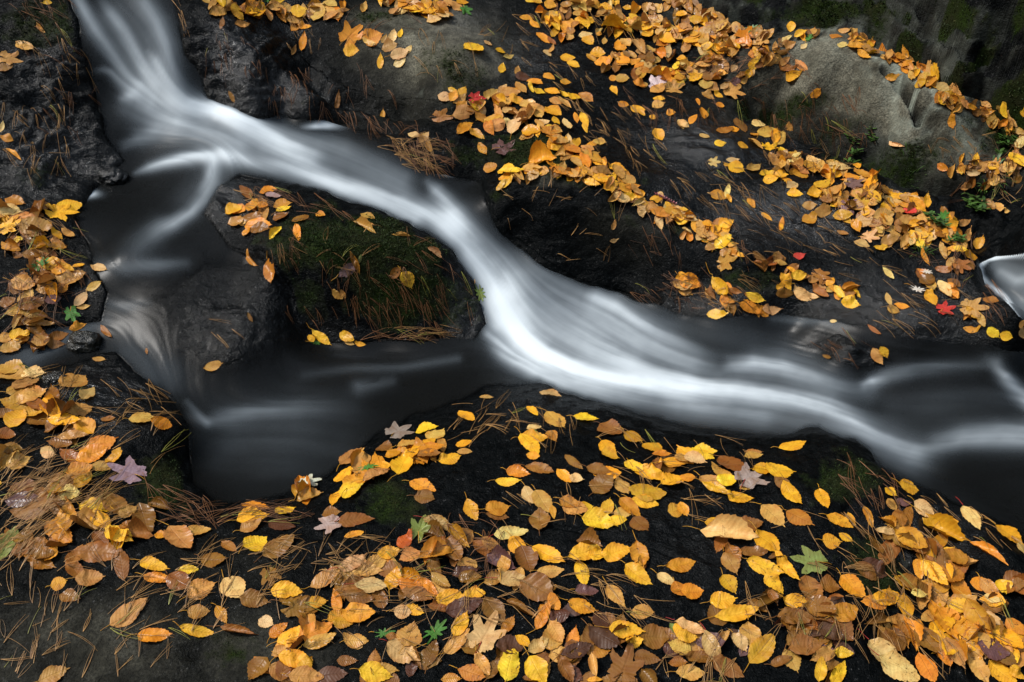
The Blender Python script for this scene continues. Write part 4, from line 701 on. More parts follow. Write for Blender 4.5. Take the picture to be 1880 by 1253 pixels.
((625, 833), """
60,20,40,155,.4,t;100,160,40,155,.5,g;200,130,30,165,.4,t;60,210,20,145,.5,y;150,100,10,125,.6,n,k;290,15,20,100,.5,o;340,60,70,132,.8,g;490,25,0,155,.4,q;600,30,10,132,.45,g;450,180,-20,155,.5,g;460,245,-10,118,.65,b;720,305,-65,132,.6,y;860,345,-5,135,.4,b;865,300,10,148,.6,o;920,155,0,148,.35,y;975,108,-8,138,.4,o;1090,85,-15,168,.3,q;1055,15,-5,75,.6,g;1280,50,-40,132,.35,q;1225,125,-45,112,.5,g;1295,140,-10,85,.9,p;1420,95,-15,155,.45,b;1440,175,40,145,.8,b;1545,185,-50,105,.7,t;1035,228,-60,102,.75,p;1115,270,-55,165,.6,t;1165,325,-80,75,.5,g;1090,370,90,128,.95,b;
1480,10,-20,112,.55,y;1700,110,-20,205,.35,g;1605,80,-20,112,.5,y;1830,150,20,155,.6,g;1840,55,10,205,.3,g;1760,5,0,110,.3,o;1665,270,-10,162,.4,g;1680,215,-10,212,.45,g;1840,310,10,95,.9,g;1345,290,0,85,.9,y;1290,310,-10,155,.6,t;1260,280,-20,132,.45,o;1545,330,-10,100,.6,t;1590,300,-40,162,.45,o;1470,290,80,98,.8,g;1510,370,10,122,.45,y;1420,385,-15,205,.5,y;1645,390,-40,112,.8,b;
440,410,70,155,.8,v,m;535,390,-20,178,.45,p;650,465,-45,172,.4,g,c;265,545,10,132,.55,y;360,480,50,122,.55,e;75,445,15,112,.35,o;90,370,10,205,.35,q;620,540,-60,170,.6,b;530,560,10,212,.5,o,f;935,440,5,188,.37,p;835,505,-40,155,.45,t;975,510,-50,132,.65,g;1015,590,-70,155,.8,b;1140,560,-25,205,.45,g;1150,650,5,155,.4,t;850,690,20,140,.5,t;900,615,70,132,.55,t;955,700,-5,192,.45,p;690,650,10,165,.4,d;710,690,0,132,.5,b;
140,650,-5,195,.5,t;70,610,25,175,.45,p;100,790,-10,170,.5,b;170,735,-5,188,.45,p;525,640,-60,122,.6,b;290,690,70,132,.7,g;480,740,-40,150,.4,o;390,740,-15,155,.6,o;550,705,-40,132,.5,t;430,800,-15,195,.4,b;730,775,5,132,.55,g;610,810,-5,175,.55,g;410,860,-20,110,.5,g;340,870,-5,105,.75,p;20,930,0,130,.6,g;100,880,-5,195,.55,o;540,850,-10,132,.35,q;690,840,20,240,.4,d;1080,770,-30,225,.6,b;850,870,-50,185,.65,b;920,940,55,122,.5,o;990,850,-30,195,.35,q,c;1175,830,-60,105,.6,o;1110,900,60,165,.4,o;1180,990,-60,145,.6,t;1330,840,-20,178,.5,g;1320,660,-75,162,.45,y;1350,750,0,132,.5,u;1515,785,-50,172,.45,t;
1340,560,15,195,.5,y;1405,560,10,110,.5,g;1520,550,15,175,.55,g;1635,665,-35,185,.5,y;1640,570,-75,165,.6,g;1790,690,-30,132,.45,p;1865,610,10,172,.5,o;1860,750,-50,105,.9,o;
95,1035,0,125,.6,t;180,1130,80,130,.5,q;40,1140,0,120,.5,b;245,985,10,120,.6,n,k;290,1010,-10,90,.5,q;350,1110,-30,215,.6,p;500,1100,70,150,.5,b;380,1000,70,165,.8,t;520,980,45,175,.6,n,k;640,1040,45,195,.4,t;660,940,60,155,.5,g;800,990,60,250,.8,p,m;840,1180,60,150,.5,b;780,1160,-60,150,.5,t;200,1220,-10,195,.6,y;930,1170,75,185,.65,y;1080,1200,-60,195,.65,y;1000,1035,-35,105,.5,g;1085,1060,30,128,.6,p;1450,1030,-30,215,.55,d;1720,1020,0,165,.85,b;1610,1040,0,100,.6,g;1570,985,-5,205,.5,y;1290,1100,20,180,.5,d;1560,1160,70,220,.7,b,m;1240,1200,-60,160,.5,b;1830,980,-50,90,.5,v;1860,1010,-60,125,.4,g;1850,1150,0,110,.5,q;1395,1245,0,95,.3,y;720,1210,-20,170,.5,o;610,1240,0,120,.5,g"""),
((1250, 833), """
10,35,-20,95,.6,t;130,10,-20,115,.4,y;80,40,-10,132,.5,p;40,130,0,95,.9,o;400,15,0,105,.4,t;170,165,-30,155,.5,t;190,200,-25,175,.25,g;250,147,0,118,.6,y;285,60,-20,172,.45,q;325,240,-5,155,.4,g;385,130,30,185,.8,k,m;445,95,0,112,.6,g;545,95,0,175,.45,g;560,175,-30,120,.5,b;610,225,-50,165,.5,g;780,250,-65,118,.6,g;505,345,-40,175,.55,t;655,355,-25,175,.5,o;15,310,-60,85,.7,g;210,385,-5,165,.4,g;375,390,10,155,.6,b;480,490,-40,185,.6,g;395,545,0,160,.4,b;290,560,-60,150,.5,q;270,610,-60,150,.6,t;
265,440,-12,320,.42,h,c;465,625,-25,225,.4,y;580,630,-50,215,.3,g;265,720,-55,132,.65,g;235,805,10,158,.65,g;510,725,-50,155,.5,g;500,810,-60,105,.5,q;60,755,0,132,.9,o;630,830,-15,155,.5,g;300,885,10,245,.4,g;700,590,170,215,.8,v,m;830,485,0,112,.75,y;905,460,-30,92,.5,y;870,375,-25,165,.35,g;935,360,-60,80,.4,o;1025,345,-70,132,.35,g;
1150,215,-35,78,.65,g;1160,285,-50,92,.5,t;1220,272,0,95,.5,u;1248,185,-20,118,.8,g;1200,370,-80,122,.6,q;1460,365,-10,125,.4,g;1335,305,-40,145,.6,p;1065,500,-60,132,.45,b;1120,445,-10,130,.3,p;1250,490,-30,205,.5,g;1440,430,-25,305,.32,g,c;1590,355,-55,165,.45,p;1800,450,-35,195,.45,g;1690,540,-30,245,.2,o,c;1870,530,-60,80,.5,p;
1260,720,-25,145,.6,b;1340,780,-20,120,.6,b;1380,680,-45,205,.4,g;1460,670,-20,175,.6,o;1060,625,-30,165,.55,d;1010,650,-40,155,.5,b;820,730,-10,125,.7,q;950,730,-40,195,.6,o;1300,790,-10,88,.5,p;1690,740,-40,150,.5,t;1840,740,30,160,.5,b;1755,755,-70,95,.9,y;1700,820,-20,105,.4,p;1515,845,20,115,.8,y;1640,920,-45,255,.4,g;1690,930,-30,175,.35,p;1840,960,-40,160,.5,o;
620,920,-5,195,.45,b;760,870,-10,175,.7,b;890,890,20,145,.8,o;820,1000,-20,170,.5,d;640,1020,30,150,.6,b;680,1080,10,195,.6,b;550,1140,20,125,.5,b;110,1130,-5,175,.4,b;30,1020,0,125,.6,g;50,960,-20,185,.35,p;380,1010,-80,165,.7,t;440,1080,50,205,.6,g;320,1050,-55,132,.55,p;170,1070,-65,185,.5,p;260,1180,-30,200,.5,b;60,1200,0,180,.5,t;885,1105,-5,112,.55,y;760,1190,80,135,.5,y;860,1210,60,155,.5,y;
1250,1000,-70,205,.4,o,c;1350,1050,-50,220,.5,b;1430,930,-55,255,.4,o;1560,1000,-50,180,.5,g;1500,1110,-60,205,.6,t;1100,1110,-50,225,.6,p;1190,1190,-30,255,.5,p;1620,1170,-60,225,.4,t;1780,1040,-40,205,.5,g;1760,1140,-40,205,.4,b;1700,1100,-20,190,.6,u;1840,1220,-30,110,.4,y;1350,1180,-60,200,.5,o""")]
# drifts of leaves seen only as a mass between and under the ones listed: polyline, half-width, count, colours, length px
DRIFTS = [([(520,1240),(640,1080),(760,1040),(900,1040)], 52, 34, 'bbtqto', 48), ([(900,1060),(1080,1160),(1300,1180),(1560,1200)], 38, 40, 'bbdtuot', 50), ([(560,1240),(900,1200),(1200,1240)], 40, 30, 'bbdt', 52),
  ([(20,850),(120,900),(250,960)], 55, 20, 'bbqtg', 52), ([(20,1000),(120,1020)], 40, 8, 'bq', 50),
  ([(30,390),(60,450),(80,520),(60,590),(10,640)], 50, 34, 'btgotbg', 42), ([(20,700),(60,740),(150,790)], 35, 16, 'btqg', 48),
  ([(1640,1120),(1760,1170),(1880,1220)], 60, 50, 'btgtgo', 52), ([(1640,980),(1720,1040),(1800,1080),(1880,1090)], 34, 34, 'bgoqt', 50), ([(1400,1120),(1560,1130)], 40, 18, 'bdqb', 55),
  ([(840,180),(960,215),(1030,260),(1080,310),(1170,370),(1280,420),(1340,450)], 20, 110, 'tgoptg', 26), ([(930,325),(1040,320),(1120,345)], 9, 22, 'gtob', 26),
  ([(1010,5),(1130,40),(1240,60),(1330,90),(1400,120)], 34, 170, 'tttgopbgt', 24), ([(1120,110),(1230,120),(1330,150)], 34, 70, 'tgobp', 24), ([(1010,30),(1060,80)], 14, 14, 'tgo', 22),
  ([(1240,5),(1300,45),(1400,75)], 16, 34, 'tbqt', 24), ([(1380,105),(1450,75),(1500,62)], 7, 14, 'tbg', 20),
  ([(1560,70),(1640,108),(1690,140),(1720,175),(1790,205),(1840,235),(1880,262)], 10, 70, 'totgb', 22), ([(1720,180),(1760,200)], 12, 18, 'totg', 24),
  ([(1430,300),(1560,330),(1640,370),(1700,410),(1760,450),(1780,480)], 26, 100, 'ttgobpg', 26), ([(1500,340),(1580,400),(1680,440)], 24, 60, 'ttbqg', 27), ([(1760,300),(1830,330),(1880,300)], 20, 34, 'ttbg', 25),
  ([(380,8),(460,20),(560,30),(640,12)], 14, 34, 'tgob', 28), ([(700,5),(760,18),(830,30)], 9, 26, 'tgop', 27), ([(430,380),(500,385)], 22, 8, 'tob', 30),
  ([(560,905),(640,870),(720,840),(830,830)], 12, 18, 'tgogo', 42), ([(1240,520),(1330,560),(1430,590)], 12, 12, 'tob', 30), ([(1380,470),(1480,510),(1570,550)], 10, 18, 'tobq', 28), ([(1690,500),(1760,560),(1800,580)], 14, 12, 'tob', 30),
  ([(980,880),(1200,860),(1400,870)], 40, 6, 'tbgo', 42), ([(1000,960),(1200,980),(1500,1000)], 50, 4, 'bqb', 46)]
REGIONS = [(60,40,'rock at the top left corner'),(60,130,'rock beside the upper waterfall'),(20,260,'rock at the left edge'),(60,390,'top of the left bank'),(90,440,'left bank above the green sprig'),(40,560,'left bank near the inflow'),(140,520,'left bank beside the green sprig'),(60,630,'wet slope of the left inflow'),(50,720,'soaked heap below the left inflow'),(160,760,'glinting wet slab at the left'),(60,840,'left needle heap'),(230,870,'slab beside the grey maple leaf'),(250,770,'slab left of the pool'),
 (60,960,'needle pile at the left edge'),(200,950,'slab left of the pool foot'),(100,1070,'bare slab at the lower left'),(240,1140,'grey slab at the lower left'),(360,990,'slab below the dark pool'),(340,1070,'middle of the left slab'),(450,1120,'left edge of the front drift'),(480,960,'needle bed below the dark pool'),(600,900,'shore right of the dark pool'),(560,1060,'upper left of front drift'),(560,1160,'lower left of front drift'),
 (430,20,'ledge right of the upper waterfall'),(560,25,'ledge above the brown boulder'),(660,80,'left end of brown boulder'),(780,20,'crest of the brown boulder'),(720,110,'flank of the brown boulder'),(900,110,'right end of brown boulder'),(490,390,'left shoulder of the mossy dome'),(500,490,'left foot of the mossy dome'),(660,500,'top of the mossy dome'),(610,625,'waterline of the mossy dome'),(400,660,'sheeting slab left of the dome'),
 (840,190,'drift left of the red leaf'),(920,180,'drift above the red leaf'),(1000,170,'upper edge of the red-leaf drift'),(860,240,'drift below the red leaf'),(950,240,'middle of the red-leaf drift'),(1050,220,'right edge of the red-leaf drift'),(770,260,'needle bank by the stream'),(1010,280,'drift above the black ledge'),(1080,290,'slanting drift beside the side channel'),(960,320,'crest of the black ledge'),(1130,340,'middle of the long drift'),(1210,385,'right part of the long drift'),(1130,400,'face of the black ledge'),
 (1000,40,'top of the side channel'),(1060,110,'upper side channel'),(1120,20,'top bank right of the side channel'),(1150,90,'bank beside the side channel'),(1110,120,'edge of the side channel'),(1200,60,'upper leaf bank'),(1210,150,'lower edge of upper leaf bank'),(1250,90,'middle of upper leaf bank'),(1300,50,'leaf bank below the rock wall'),(1290,160,'leaf bank left of the grey boulder'),(1380,80,'leaves around the orange maple leaf'),(1210,210,'wet rock below the upper leaf bank'),
 (1460,130,'left side of the grey boulder'),(1560,80,'top of the grey boulder'),(1640,150,'middle of the grey boulder'),(1700,140,'ridge of the grey boulder'),(1760,190,'far edge of grey boulder'),(1860,210,'corner beyond the grey boulder'),(1330,260,'wet rock under the grey boulder'),(1410,250,'hollow below the grey boulder'),(1340,310,'rock above the dark water film'),(1430,320,'upper edge of right-hand drift'),(1500,360,'left part of the right-hand drift'),(1570,350,'leaves around the purple maple leaves'),(1640,370,'middle of the right-hand drift'),(1700,400,'right part of the right-hand drift'),
 (1400,390,'dark film of water'),(1800,330,'grassy rock at the right'),(1860,280,'right edge above the grassy rock'),(1310,440,'end of the long drift'),(1330,490,'rock beside the tan maple leaf'),(1300,540,'left of the middle shore'),(1390,565,'middle shore above the white water'),(1460,510,'left part of the lower shelf'),(1560,540,'right part of the lower shelf'),(1600,430,'lower edge of right-hand drift'),(1690,450,'tip of the right-hand drift'),(1760,480,'shelf left of round pool'),(1640,570,'flooded shelf above the rapids'),(1720,540,'shelf around the rust-red leaf'),(1800,590,'shelf below the round pool'),(1620,650,'rock in the rapids'),
 (870,760,'upper slab near the rapids'),(980,760,'upper middle of the black slab'),(1080,790,'slab edge under the rapids'),(760,800,'pool shore beside the grey maple leaf'),(800,860,'left of the black slab'),(950,870,'black slab below the rapids'),(1060,870,'centre of the black slab'),(1130,900,'centre right of the black slab'),(920,930,'black slab left of its crack'),(1010,930,'black slab along its crack'),(1200,860,'black slab near the pink leaf'),(1290,850,'slab around the pink maple leaf'),(1400,850,'black slab near the rapids edge'),(1480,820,'right shore of the black slab'),(1200,930,'black slab right of its crack'),(1400,940,'black slab left of the moss'),
 (720,960,'slab left of the red pointed leaf'),(780,990,'slab around the red pointed leaf'),(860,1000,'front slab left of centre'),(960,1010,'front slab at the centre'),(1100,1030,'bare black slab in front'),(1190,1030,'bare slab around the yellow cluster'),(1330,1000,'slab around the big curled leaf'),(1420,1040,'slab left of green oak leaf'),(1540,1000,'mossy rise at the right'),(1680,920,'right shore beyond the moss'),(1700,980,'right bank beside the pool'),(1820,1000,'lower right water edge'),(1270,1090,'slab right of the centre'),(1330,1120,'right end of bare slab'),
 (660,1050,'upper front drift'),(720,1090,'front drift left of the green leaf'),(800,1090,'front drift above the green leaf'),(900,1080,'middle of the front drift'),(700,1180,'front drift below the pair of green leaves'),(850,1180,'front drift beside the mottled leaf'),(960,1150,'front drift right of the mottled leaf'),(950,1230,'bottom edge of front drift'),(1100,1180,'dark wet leaves in front'),(1200,1160,'front drift right of centre'),(1310,1200,'front drift at the lower right'),(1420,1180,'brown heap at the lower right'),(1530,1110,'brown heap beside the moss'),(1560,1060,'moss edge at the right'),(1520,1220,'bottom edge near the twin yellow leaf'),(1640,1230,'pale leaves at the bottom right'),(1720,1130,'right-hand bank of leaves'),(1720,1060,'top of the right-hand bank'),(1830,1090,'right edge of the leaf bank'),(1800,1200,'bottom right corner')]
RXY = np.array([r[:2] for r in REGIONS], float)
def region(u, v): return int(np.argmin((RXY[:, 0] - u) ** 2 + (RXY[:, 1] - v) ** 2))

listed = []
for (ox, oy), data in TILES:
    for tok in data.replace('\n', '').split(';'):
        if not tok.strip(): continue
        f = tok.strip().split(',')
        u, v, a, ln, w = float(f[0]) / 2.984 + ox, float(f[1]) / 2.984 + oy, float(f[2]), float(f[3]) / 2.984, float(f[4])
        listed.append([u, v, a, ln, w, f[5], f[6] if len(f) > 6 else 'o'])
# the drifts first: they lie lowest
rs = np.random.default_rng(21); litter = []
for pl, hw, cnt, cols, ln in DRIFTS:
    P = np.array(pl, float); seg = np.hypot(*np.diff(P, axis=0).T); cum = np.concatenate([[0], np.cumsum(seg)])
    for k in range(cnt):
        t = rs.uniform(0, cum[-1]); u = np.interp(t, cum, P[:, 0]) + rs.normal(0, hw * .62); v = np.interp(t, cum, P[:, 1]) + rs.normal(0, hw * .55)
        lf = make_leaf(u, v, rs.uniform(-180, 180), ln * rs.uniform(.75, 1.25), rs.uniform(.42, .7), cols[rs.integers(len(cols))], 'oooc'[rs.integers(4)], 5000 + len(litter))
        if lf: litter.append((lf['P'], lf['F'], lf['uv'], lf['c'], lf['wet'], lf['rnd']))
# small listed leaves join the litter past the 300 largest of the kind
areas = sorted([l[3] ** 2 * l[4] for l in listed if l[6] not in 'mk'], reverse=True); lim = areas[min(299, len(areas) - 1)]
own = []
for k, l in enumerate(listed):
    lf = make_leaf(*l[:6], kind=l[6], seed=k)
    if lf is None: continue
    if l[6] in 'mk' or l[3] ** 2 * l[4] >= lim: own.append((l, lf))
    else: litter.append((lf['P'], lf['F'], lf['uv'], lf['c'], lf['wet'], lf['rnd']))
print('listed', len(listed), 'own', len(own), 'litter', len(litter))
ORD = ['', 'second', 'third', 'fourth', 'fifth', 'sixth', 'seventh', 'eighth', 'ninth', 'tenth']
groups = {}
for l, lf in own: groups.setdefault((region(l[0], l[1]), l[5], l[6] in 'mk' and l[6]), []).append((l, lf))
KINDN = {'m': ('maple_leaf', 'maple leaf', 'maple leaves lying on the rocks'), 'k': ('lobed_leaf', 'lobed leaf', 'lobed leaves lying on the rocks'), 'o': ('fallen_leaf', 'leaf', 'oval leaves fallen on the wet rocks')}
for (rg, c, kd), mem in groups.items():
    mem.sort(key=lambda m: m[0][0])
    for i, (l, lf) in enumerate(mem):
        nme, kn, grp = KINDN[kd or 'o']
        sh = {'c': 'curled ', 'f': 'folded '}.get(l[6], '') if not kd else ''
        if not kd and not sh: sh = 'round ' if l[4] > .72 else ('narrow ' if l[4] < .36 else '')
        where = REGIONS[rg][2]; n = len(mem)
        if n == 1: lab = f'{CNAME[c]} {sh}{kn} on the {where}' if n == 1 else ''
        else:
            pos = 'leftmost' if i == 0 else ('rightmost' if i == n - 1 else f'{ORD[i]} from left')
            lab = f'{CNAME[c]} {sh}{kn}, {pos} of its colour on the {where}'
        if len(lab.split()) > 16: lab = lab.replace(' of its colour', '')
        p = lf['p']
        me = batch_mesh(nme, [(lf['P'] - p, lf['F'], lf['uv'], lf['c'], lf['wet'], lf['rnd'])], M_LEAF)
        o = link(nme, me, p, label=lab, category='leaf', group=grp)
        if l[3] > 34 or kd:
            TP, TF = tube(lf['stalk'] - p, .0011, .0007)
            sc_ = np.array(PAL['r' if l[5] in 'pk' and l[3] > 55 else ('q' if l[5] in 'bdq' else 'g')]) * .6
            ms = batch_mesh('stem', [(TP, TF, None, sc_, .3, .5)], M_STEM); link('stem', ms, parent=o)
me = batch_mesh('leaf_litter', litter, M_LEAF); link('leaf_litter', me, kind='stuff')

# ------------------------------------------------------------------ pine needles: u, v, spread u, spread v, count, angle, angle spread, length px, colour
NEED = """
120 930 110 60 90 32 14 70 t;60 870 60 50 40 30 20 60 t;30 1000 40 30 26 40 20 60 t;150 1110 160 110 44 45 35 55 t;330 1120 110 70 30 38 30 60 t;60 1180 60 50 16 80 25 40 t;330 930 60 30 26 -20 25 60 q;480 940 80 18 26 5 16 70 q
560 1030 70 40 30 20 45 48 t;440 1060 120 60 26 30 40 50 t;220 800 100 60 22 35 20 60 t;260 740 60 30 16 -10 25 50 t;90 690 60 40 18 40 30 50 t;60 560 60 40 40 20 60 45 q;90 480 70 60 36 30 60 42 q;60 430 60 40 16 20 60 40 t
90 50 60 60 26 -50 25 42 q;110 150 60 60 16 -60 20 36 t;60 260 60 60 26 -75 25 32 t;90 300 40 30 10 -80 15 40 t;140 220 60 60 10 -60 30 30 q
340 20 30 30 10 -60 15 38 t;420 110 60 40 22 -78 15 26 q;550 180 60 40 34 -82 18 26 q;560 70 30 30 8 -80 20 30 t;630 230 30 20 14 -60 30 28 q
745 285 55 28 60 -25 30 42 t;790 290 50 30 40 -50 35 36 q;720 250 50 26 26 -50 25 36 q;700 60 60 40 8 60 50 40 q;830 110 60 40 12 -60 25 34 t;680 160 50 30 8 -70 20 30 q
560 380 80 30 22 -25 20 40 q;480 370 40 20 10 -20 25 34 t;760 560 60 50 28 -62 14 46 q;700 560 50 50 14 -66 16 46 q;830 560 40 50 16 -62 12 40 q;640 540 50 50 20 -80 18 36 q;780 470 60 40 14 -45 22 42 q;600 470 90 50 16 60 60 32 t;520 470 30 30 8 -60 20 36 q;800 615 50 10 16 -12 10 50 t;740 620 60 10 12 0 10 50 q;560 590 30 20 8 -75 18 34 q
410 700 26 16 8 -35 20 46 t;420 600 40 30 4 -35 20 34 t;900 760 60 30 16 40 40 38 t;1000 790 60 30 12 -60 30 36 t;870 790 40 20 8 30 20 40 t;1250 840 130 60 26 -30 35 42 t;1050 930 120 60 14 -30 40 44 t;1350 930 90 50 10 -30 40 50 t
1090 1060 60 30 12 -25 20 56 t;860 1010 60 50 34 -40 45 44 q;700 1030 90 40 40 20 45 46 t;700 1130 120 60 30 25 40 50 t;900 1140 140 70 24 -30 60 52 t;1150 1100 70 40 12 -28 22 56 t;1400 1130 120 60 18 -50 50 50 t;1340 1240 60 20 8 -80 25 50 t;1260 1230 80 30 10 60 40 46 t
1600 900 50 50 24 -55 20 52 q;1560 1000 60 60 20 -35 22 50 t;1680 1060 60 70 24 -60 18 54 t;1620 1140 50 60 22 -70 30 50 t;1760 920 60 30 12 -35 12 46 t;1750 1160 100 60 26 -45 20 56 t;1840 980 40 30 8 -35 15 44 t;1700 870 50 30 10 -20 20 40 t;1500 1160 50 50 10 80 25 50 t
1140 60 50 30 16 -60 25 26 t;1000 80 50 50 18 -35 20 26 t;1050 160 50 40 18 -50 15 26 t;1120 230 50 40 22 -50 15 30 t;1180 290 40 40 16 -55 14 32 t;900 70 40 30 8 30 50 26 t;1180 200 50 40 16 -70 30 24 q;1260 210 60 30 20 -75 20 28 q;1300 130 60 30 18 30 30 30 q;1340 120 60 18 20 28 14 42 q
1400 210 50 30 14 -60 25 32 q;1470 240 60 20 28 -80 18 34 q;1530 190 60 20 16 -78 18 30 q;1560 250 50 20 14 -70 25 32 q;1550 250 40 8 8 -12 8 46 q;1430 150 60 30 10 10 30 34 q;1380 330 60 40 14 -45 25 32 t;1300 350 60 40 16 -40 15 34 t;1420 400 60 30 16 -38 12 32 t;1460 300 60 20 22 30 50 28 q;1540 290 40 20 14 40 50 28 t
1850 350 40 30 18 60 50 30 t;1760 260 60 20 12 -60 30 24 t;1830 300 40 30 14 60 40 30 q;1780 350 30 30 8 70 30 36 q;1480 440 70 30 18 -30 12 36 t;1600 480 80 30 16 -25 12 36 t;1700 560 70 30 14 -30 12 36 t;1650 600 60 20 10 -25 10 40 t;1550 640 50 30 16 -40 20 34 q;1700 640 60 10 8 -5 8 44 t;1830 560 26 30 14 -55 14 40 q;1420 500 60 30 14 -35 15 34 t
1260 540 40 30 26 -50 40 34 q;1200 540 40 20 10 -30 25 30 q;1330 560 60 20 12 -15 20 36 t;1090 430 60 50 12 50 60 26 t;1200 450 50 40 16 -60 30 32 q;1330 430 40 40 16 -50 20 34 q;1050 350 60 20 10 50 60 30 t;1340 380 60 26 12 -40 15 34 t;960 380 30 30 6 -60 20 26 t;1750 300 50 14 6 -60 30 24 t;1770 480 20 40 16 80 30 34 q;1700 470 40 20 10 -20 40 30 q
""".replace('\n', ';')
rs = np.random.default_rng(77); needles = []
def Uf(u, v): return 1080 < u < 1750 and 200 < v < 640 and rs.random() < .5      # half the needles on the wet shelf are darker
for tok in NEED.split(';'):
    f = tok.split()
    if len(f) < 9: continue
    cu, cv, su, sv_, cnt, an, sa, ln = map(float, f[:8])
    for k in range(int(cnt)):
        u = cu + rs.uniform(-1, 1) * su; v = cv + rs.uniform(-1, 1) * sv_; p = hit(u, v)
        if p is None: continue
        foamh = msample(foam, np.array([u]), np.array([v]))[0]
        if foamh > .12 or sample(wm, p[:1], p[1:2])[0] > .6: continue
        n = normal(p); view = np.array([0, 0, CZ]) - p; view /= np.linalg.norm(view)
        if n @ view < .3: n = n + view * (.4 - n @ view); n /= np.linalg.norm(n)
        items = []; a0 = math.radians(rs.normal(an, sa)); L0 = ln * rs.uniform(.7, 1.35); m_ = int(rs.integers(1, 4)); col = np.array({'t': (.42, .24, .085), 'q': (.22, .105, .045)}[f[8]]) * rs.uniform(.6, 1.25)
        if Uf(u, v): col = col * .45
        if rs.random() < .05: col = np.array((.30, .30, .06))
        for b in range(m_):
            a_ = a0 + rs.normal(0, .10) * (b > 0); du, dv = math.cos(a_) * L0, -math.sin(a_) * L0
            A = on_plane(u - du / 2, v - dv / 2, p, n); B = A + (on_plane(u + math.cos(a_) * L0 / 2, v - math.sin(a_) * L0 / 2, p, n) - A) * rs.uniform(.85, 1.05)
            if b == 0: A0 = A
            B = B - A + A0; A = A0; Ln = np.linalg.norm(B - A)
            if Ln > .14: B = A + (B - A) * .14 / Ln; Ln = .14
            bi = np.cross(n, (B - A) / Ln); tt = np.linspace(0, 1, 7); cv_ = rs.normal(0, .05) * Ln
            Q = A[None] + (B - A)[None] * tt[:, None] + bi[None] * (cv_ * 4 * tt * (1 - tt))[:, None]; Q[:, 2] = np.maximum(Q[:, 2], -9)
            hv = sample(H, Q[:, 0], Q[:, 1]); line = np.linspace(hv[0], hv[-1], 7); top = np.max(hv - line); Q[:, 2] = np.maximum(line + top * (1 - np.abs(2 * tt - 1) ** 3) * .8, hv) + .0016
            items.append(tube(Q, .00075, .0003, 3))
        needles.append((L0 * (1 + .2 * m_), u, v, p, items, col, an))
needles.sort(key=lambda t: -t[0]); NG = {}; nob = {}
stuff = []
for k, (w_, u, v, p, items, col, an) in enumerate(needles):
    if k < 300:
        its = [(TP - p, TF, None, col, .3, .5) for TP, TF in items]
        look = 'single' if len(items) == 1 else ('joined' if len(items) == 2 else 'triple')
        where = REGIONS[region(u, v)][2]; NG.setdefault((look, where), []).append((u, k))
        lab = f'{look} thin brown pine needle{"s" if len(items) > 1 else ""} on the {where}'
        nob[k] = link('pine_needle', batch_mesh('pine_needle', its, M_NEEDLE), p, label=lab, category='pine needle', group='pine needles on the ' + where)
    else: stuff += [(TP, TF, None, col, .3, .5) for TP, TF in items]
for (look, where), mem in NG.items():
    mem.sort(); n = len(mem)
    if n < 2: continue
    for i, (_, k) in enumerate(mem):
        pos = 'leftmost' if i == 0 else 'rightmost' if i == n - 1 else f'{ORD[i]} from left' if i < 10 else f'{ORD[n - 1 - i]} from right' if n - 1 - i < 10 else ''
        nob[k]['label'] = (f'{pos} {look} pine needle' if pos else f'{look} thin brown pine needle') + ('s' if look != 'single' else '') + ' on the ' + where
print('needles', len(needles))
link('needle_litter', batch_mesh('needle_litter', stuff, M_NEEDLE), kind='stuff')

# ------------------------------------------------------------------ moss: a felt of short leafy shoots
rs = np.random.default_rng(99)
wgt = (np.clip(moss - .28, 0, 1) * (.35 + .65 * (nB > -.05)) * ((U > -60) & (U < 1940) & (V > -40) & (V < 1290))).ravel(); wgt = wgt / wgt.sum()
N = 42000; idx = rs.choice(NY * NS, N, p=wgt); jit = rs.uniform(-.5, .5, (N, 2))
ii = np.clip(idx // NS + jit[:, 0], 0, NY - 1.01); jj = np.clip(idx % NS + jit[:, 1], 0, NS - 1.01); a = ii.astype(int); b = jj.astype(int)
base = np.stack([M[a, b] + (M[a + 1, b] - M[a, b]) * (ii - a) + (M[a, b + 1] - M[a, b]) * (jj - b) for M in (GX, GY, G)], -1)
gx = (G[a, b + 1] - G[a, b]) / (GX[a, b + 1] - GX[a, b]); gy = (G[a + 1, b] - G[a, b]) / (GY[a + 1, b] - GY[a, b])
nn = np.stack([-gx, -gy, np.ones(N)], -1); nn /= np.linalg.norm(nn, axis=1)[:, None]
dist = np.linalg.norm(base - np.array([0, 0, CZ]), axis=1)
hgt = rs.uniform(.0025, .006, N) * (dist / 2.6); wd = hgt * rs.uniform(.25, .5, N)
dr = nn + rs.normal(0, .55, (N, 3)); dr /= np.linalg.norm(dr, axis=1)[:, None]
sd = np.cross(dr, rs.normal(size=(N, 3))); sd /= np.linalg.norm(sd, axis=1)[:, None]
v0 = base - nn * .001; P = np.stack([v0 - sd * wd[:, None] * .5, v0 + sd * wd[:, None] * .5, v0 + dr * hgt[:, None] * .6 + sd * wd[:, None] * .6, v0 + dr * hgt[:, None]], 1).reshape(-1, 3)
F = np.arange(N * 4).reshape(N, 4)
mc = np.array([.022, .044, .007]) * rs.uniform(.35, 1.5, (N, 1)) * np.where(rs.random((N, 1)) < .12, np.array([[1.9, 1.0, .8]]), 1.0); mc = np.concatenate([mc, np.ones((N, 1))], 1)
me = new_mesh('moss', P, F, plain_material('moss shoots', .8), smooth=False, cattr={'col': np.repeat(mc, 4, 0)})
link('moss', me, kind='stuff')

